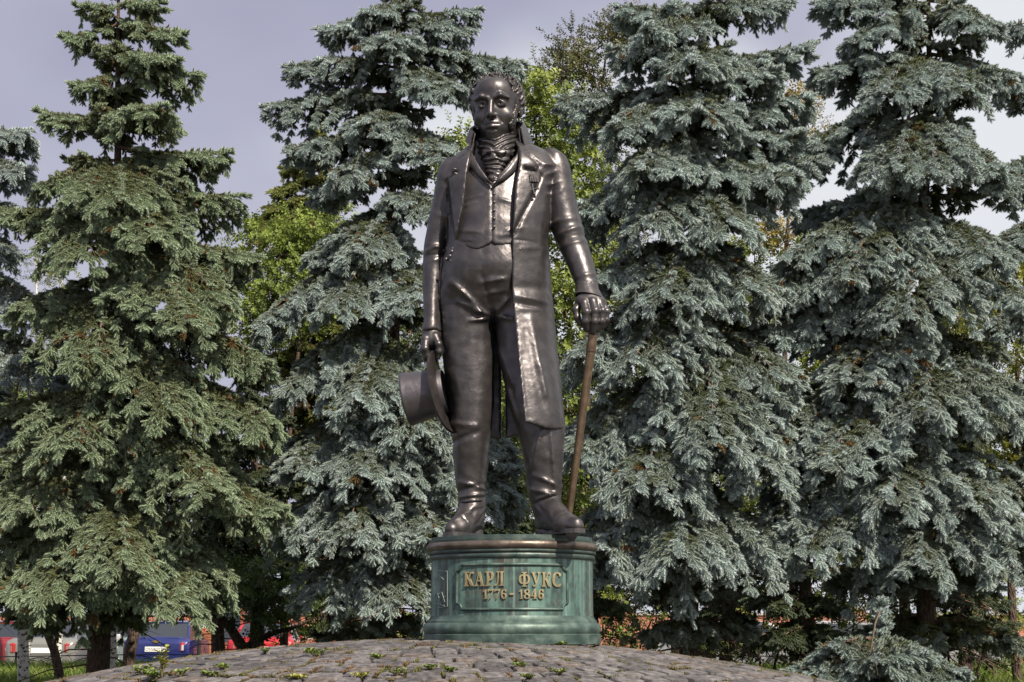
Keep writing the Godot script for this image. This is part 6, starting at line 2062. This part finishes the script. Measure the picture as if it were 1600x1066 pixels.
func make_street() -> void:
	M.car_glass = mat(lin(0.02, 0.025, 0.03), 0.06, 0.0)
	M.car_glass.metallic_specular = 0.9
	M.car_black = mat(lin(0.02, 0.02, 0.02), 0.6)
	M.tail_red = mat(lin(0.3, 0.012, 0.012), 0.15)
	M.tail_red.clearcoat_enabled = true
	M.lens = mat(lin(0.55, 0.56, 0.58), 0.15, 0.3)
	M.lens_dim = mat(lin(0.3, 0.12, 0.12), 0.2)
	M.plate = mat(lin(0.7, 0.7, 0.68), 0.5)
	M.gold = mat(lin(0.6, 0.42, 0.12), 0.3, 0.9)
	M.rubber = mat(lin(0.025, 0.025, 0.025), 0.9)
	M.alloy = mat(lin(0.45, 0.45, 0.46), 0.35, 0.8)
	var put := func(px: float, z: float) -> Vector3:
		var p := at(px, 1000, z)
		return Vector3(p.x, ground_y(p.x, z) + 0.012, z - 2.2)
	make_car("deep blue saloon seen from behind, with a white number plate", put.call(244, -30.6), 0.0, lin(0.012, 0.02, 0.12), {"plate": "О558ОО", "region": "116"})
	make_car("bright red saloon behind the crooked dark tree", put.call(400, -30.8), 0.05, lin(0.42, 0.012, 0.02))
	make_car("silver saloon seen from behind at the lower left", put.call(66, -28.5), -0.03, lin(0.2, 0.2, 0.185))
	make_car("pale grey-green hatchback half hidden by the birch beside the blue saloon", put.call(168, -32.0), 0.0, lin(0.2, 0.25, 0.26), {"hatch": true})
	make_car("dark red hatchback cut by the left edge of the picture", put.call(-18, -30.0), 0.0, lin(0.24, 0.02, 0.025), {"hatch": true})
	make_car("pinkish white hatchback between the silver saloon and the thick spruce trunk", put.call(118, -36.0), 0.0, lin(0.36, 0.3, 0.29), {"hatch": true})
	make_car("silver car glimpsed through the branches just right of the broad spruce's trunk", put.call(1155, -31.0), 1.35, lin(0.3, 0.3, 0.315))
	make_car("white car glimpsed through the branches left of the trunked spruce", put.call(1290, -31.5), 1.6, lin(0.42, 0.42, 0.43), {"hatch": true})
	make_car("silver car glimpsed through the branches right of the trunked spruce", put.call(1480, -31.0), 1.5, lin(0.28, 0.285, 0.29))
	# low wrought-iron fence with scrolls
	M.iron = mat(lin(0.02, 0.02, 0.022), 0.5, 0.3)
	var fz := -23.6
	var fence := thing("iron_fence", "low black wrought-iron fence with scrolls, running in front of the parked cars", "fence", Vector3(0, 0, fz))
	for k in 17:
		var x := -16.0 + k * 2.0
		var y := ground_y(x, fz)
		var pb := Builder.new()
		pb.tube([Vector3(x, y - 0.1, 0), Vector3(x, y + 0.4, 0), Vector3(x, y + 0.43, 0), Vector3(x, y + 0.46, 0)], [0.022, 0.022, 0.034, 0.008], 8)
		part("post", pb.mesh(), M.iron, fence)
		if k == 16: break
		var pan := Builder.new()
		for h in [0.06, 0.36]: pan.tube([Vector3(x, y + h, 0), Vector3(x + 2.0, ground_y(x + 2.0, fz) + h, 0)], [0.011, 0.011], 6)
		part("rails", pan.mesh(), M.iron, fence)
		for s in 2:
			var sc := Builder.new()
			var pts := []
			var rad := []
			var cx := x + 0.5 + s * 1.0
			for q in 25:
				var a := PI * q / 24.0
				pts.append(Vector3(cx - cos(a) * 0.42, y + 0.07 + sin(a) * 0.27, 0.014)); rad.append(0.011)
			sc.tube(pts, rad, 5)
			for e in [-1.0, 1.0]:
				var sp2 := []
				var sr := []
				for q in 22:
					var a := TAU * 1.25 * q / 21.0
					var rr := 0.15 - 0.11 * q / 21.0
					sp2.append(Vector3(cx + e * (0.16 + cos(a) * rr * -1.0), y + 0.19 + sin(a) * rr * 0.75, 0.014)); sr.append(0.009)
				sc.tube(sp2, sr, 5)
			part("scroll", sc.mesh(), M.iron, fence)
	# round road sign
	var sz := -29.0
	var sp0 := at(319, 966, sz)
	var gy := ground_y(sp0.x, sz)
	var sign := thing("road_sign", "round white road sign with a red rim on a dark pole, beside the plank booth", "road sign", Vector3(sp0.x - 0.1, gy, sz))
	var po := Builder.new()
	po.tube([Vector3.ZERO, Vector3(0, sp0.y - gy + 0.3, 0)], [0.045, 0.045], 10)
	part("pole", po.mesh(), M.iron, sign)
	var disc := Builder.new()
	var dc := Vector3(0.1, sp0.y - gy, 0.08)
	disc.tube([dc, dc + Vector3(0, 0, 0.02)], [0.3, 0.3], 32)
	var dn := part("disc", disc.mesh(), mat(lin(0.72, 0.72, 0.72), 0.5), sign)
	var rim := Builder.new()
	var rpts := []
	for q in 37:
		var a := TAU * q / 36.0
		for e in [0.235, 0.298]: rpts.append(dc + Vector3(cos(a) * e, sin(a) * e, 0.024))
	rim.grid(rpts, 2)
	part("red_rim", rim.mesh(), mat(lin(0.5, 0.02, 0.02), 0.5), dn)
	# plank booth
	var bz := -33.0
	var bx := at(338, 1000, bz).x
	var by := ground_y(bx, bz)
	var booth := thing("plank_booth", "small orange-brown plank booth with a dark window, between the blue and the red car", "booth", Vector3(bx, by, bz))
	var woods := []
	for k in 4:
		var m := tri(mat(Color.WHITE, 0.75), 1.5)
		var c := lin(0.3, 0.1, 0.045).lerp(lin(0.42, 0.16, 0.07), k / 3.0)
		m.albedo_texture = noise_tex(0.02, 4, 200 + k, [[0.2, c.darkened(0.25)], [0.8, c]], 256)
		woods.append(m)
	var core := Builder.new()
	core.box(Vector3(-0.68, 0, -1.4), Vector3(0.68, 2.3, -0.02))
	part("wall", core.mesh(), M.car_black, booth)
	for k in 19:
		var pb := Builder.new()
		if k > 6 and k < 16:
			pb.box(Vector3(-0.7, k * 0.12, -0.02), Vector3(0.05, k * 0.12 + 0.112, 0.012 + 0.004 * (k % 3)), Transform3D(), Color.WHITE, 0.006)
		else:
			pb.box(Vector3(-0.7, k * 0.12, -0.02), Vector3(0.7, k * 0.12 + 0.112, 0.012 + 0.004 * (k % 3)), Transform3D(), Color.WHITE, 0.006)
		part("plank", pb.mesh(), woods[k % 4], booth)
	var wf := Builder.new()
	for l in [[0.05, 0.84, 0.11, 1.92], [0.62, 0.84, 0.7, 1.92], [0.11, 0.84, 0.62, 0.9], [0.11, 1.86, 0.62, 1.92]]: wf.box(Vector3(l[0], l[1], -0.015), Vector3(l[2], l[3], 0.035))
	var win := part("window", wf.mesh(), woods[0], booth)
	var pane := Builder.new()
	pane.box(Vector3(0.112, 0.902, -0.012), Vector3(0.618, 1.858, 0.004))
	part("pane", pane.mesh(), M.car_glass, win)
	var cor := Builder.new()
	for s in [-0.72, 0.66]: cor.box(Vector3(s, 0, -0.03), Vector3(s + 0.06, 2.3, 0.045), Transform3D(), Color.WHITE, 0.008)
	part("corner_board", cor.mesh(), woods[1], booth)
	var rf := Builder.new()
	rf.box(Vector3(-0.85, 2.3, -1.55), Vector3(0.85, 2.4, 0.2), Transform3D(), Color.WHITE, 0.02)
	part("roof", rf.mesh(), mat(lin(0.25, 0.25, 0.25), 0.8), booth)
	# long brick wall and a pale building far behind
	M.brick = brick_material()
	var wz := -46.0
	var wall := thing("brick_wall", "long orange-red brick wall far behind the parked cars", "wall", Vector3(4.0, 0.15, wz))
	var wb := Builder.new()
	wb.box(Vector3(-32, 0, -0.25), Vector3(32, 1.75, 0.0))
	part("masonry", wb.mesh(), M.brick, wall)
	for k in 17:
		var pb := Builder.new()
		pb.box(Vector3(-32.0 + k * 4.0 - 0.25, 0, -0.32), Vector3(-32.0 + k * 4.0 + 0.25, 1.95, 0.1))
		part("pillar", pb.mesh(), M.brick, wall)
		var cp := Builder.new()
		cp.box(Vector3(-32.0 + k * 4.0 - 0.31, 1.95, -0.38), Vector3(-32.0 + k * 4.0 + 0.31, 2.03, 0.16), Transform3D(), Color.WHITE, 0.02)
		part("pillar_cap", cp.mesh(), mat(lin(0.35, 0.34, 0.32), 0.9), wall)
	var cop := Builder.new()
	for k in 16: cop.box(Vector3(-32.0 + k * 4.0 + 0.25, 1.75, -0.31), Vector3(-28.0 + k * 4.0 - 0.25, 1.82, 0.06))
	part("coping", cop.mesh(), mat(lin(0.33, 0.31, 0.29), 0.9), wall)

func brick_material() -> StandardMaterial3D:
	var w := 512
	var im := Image.create(w, w, false, Image.FORMAT_RGB8)
	var r := RandomNumberGenerator.new()
	r.seed = 8
	im.fill(lin(0.3, 0.27, 0.24))
	for row in 16:
		for c in 5:
			var x0 := int(c * 102.4 + (51 if row % 2 else 0))
			var t := r.randf()
			var col := lin(0.3, 0.085, 0.05).lerp(lin(0.42, 0.15, 0.085), t)
			for part_x in 2:
				var xx := x0 if part_x == 0 else x0 - w
				im.fill_rect(Rect2i(maxi(xx, 0), row * 32 + 2, mini(97, xx + 97) if xx < 0 else mini(97, w - xx), 27), col) if xx + 97 > 0 and xx < w else null
	var m := tri(mat(Color.WHITE, 0.9), 0.78)
	m.albedo_texture = ImageTexture.create_from_image(im)
	return m
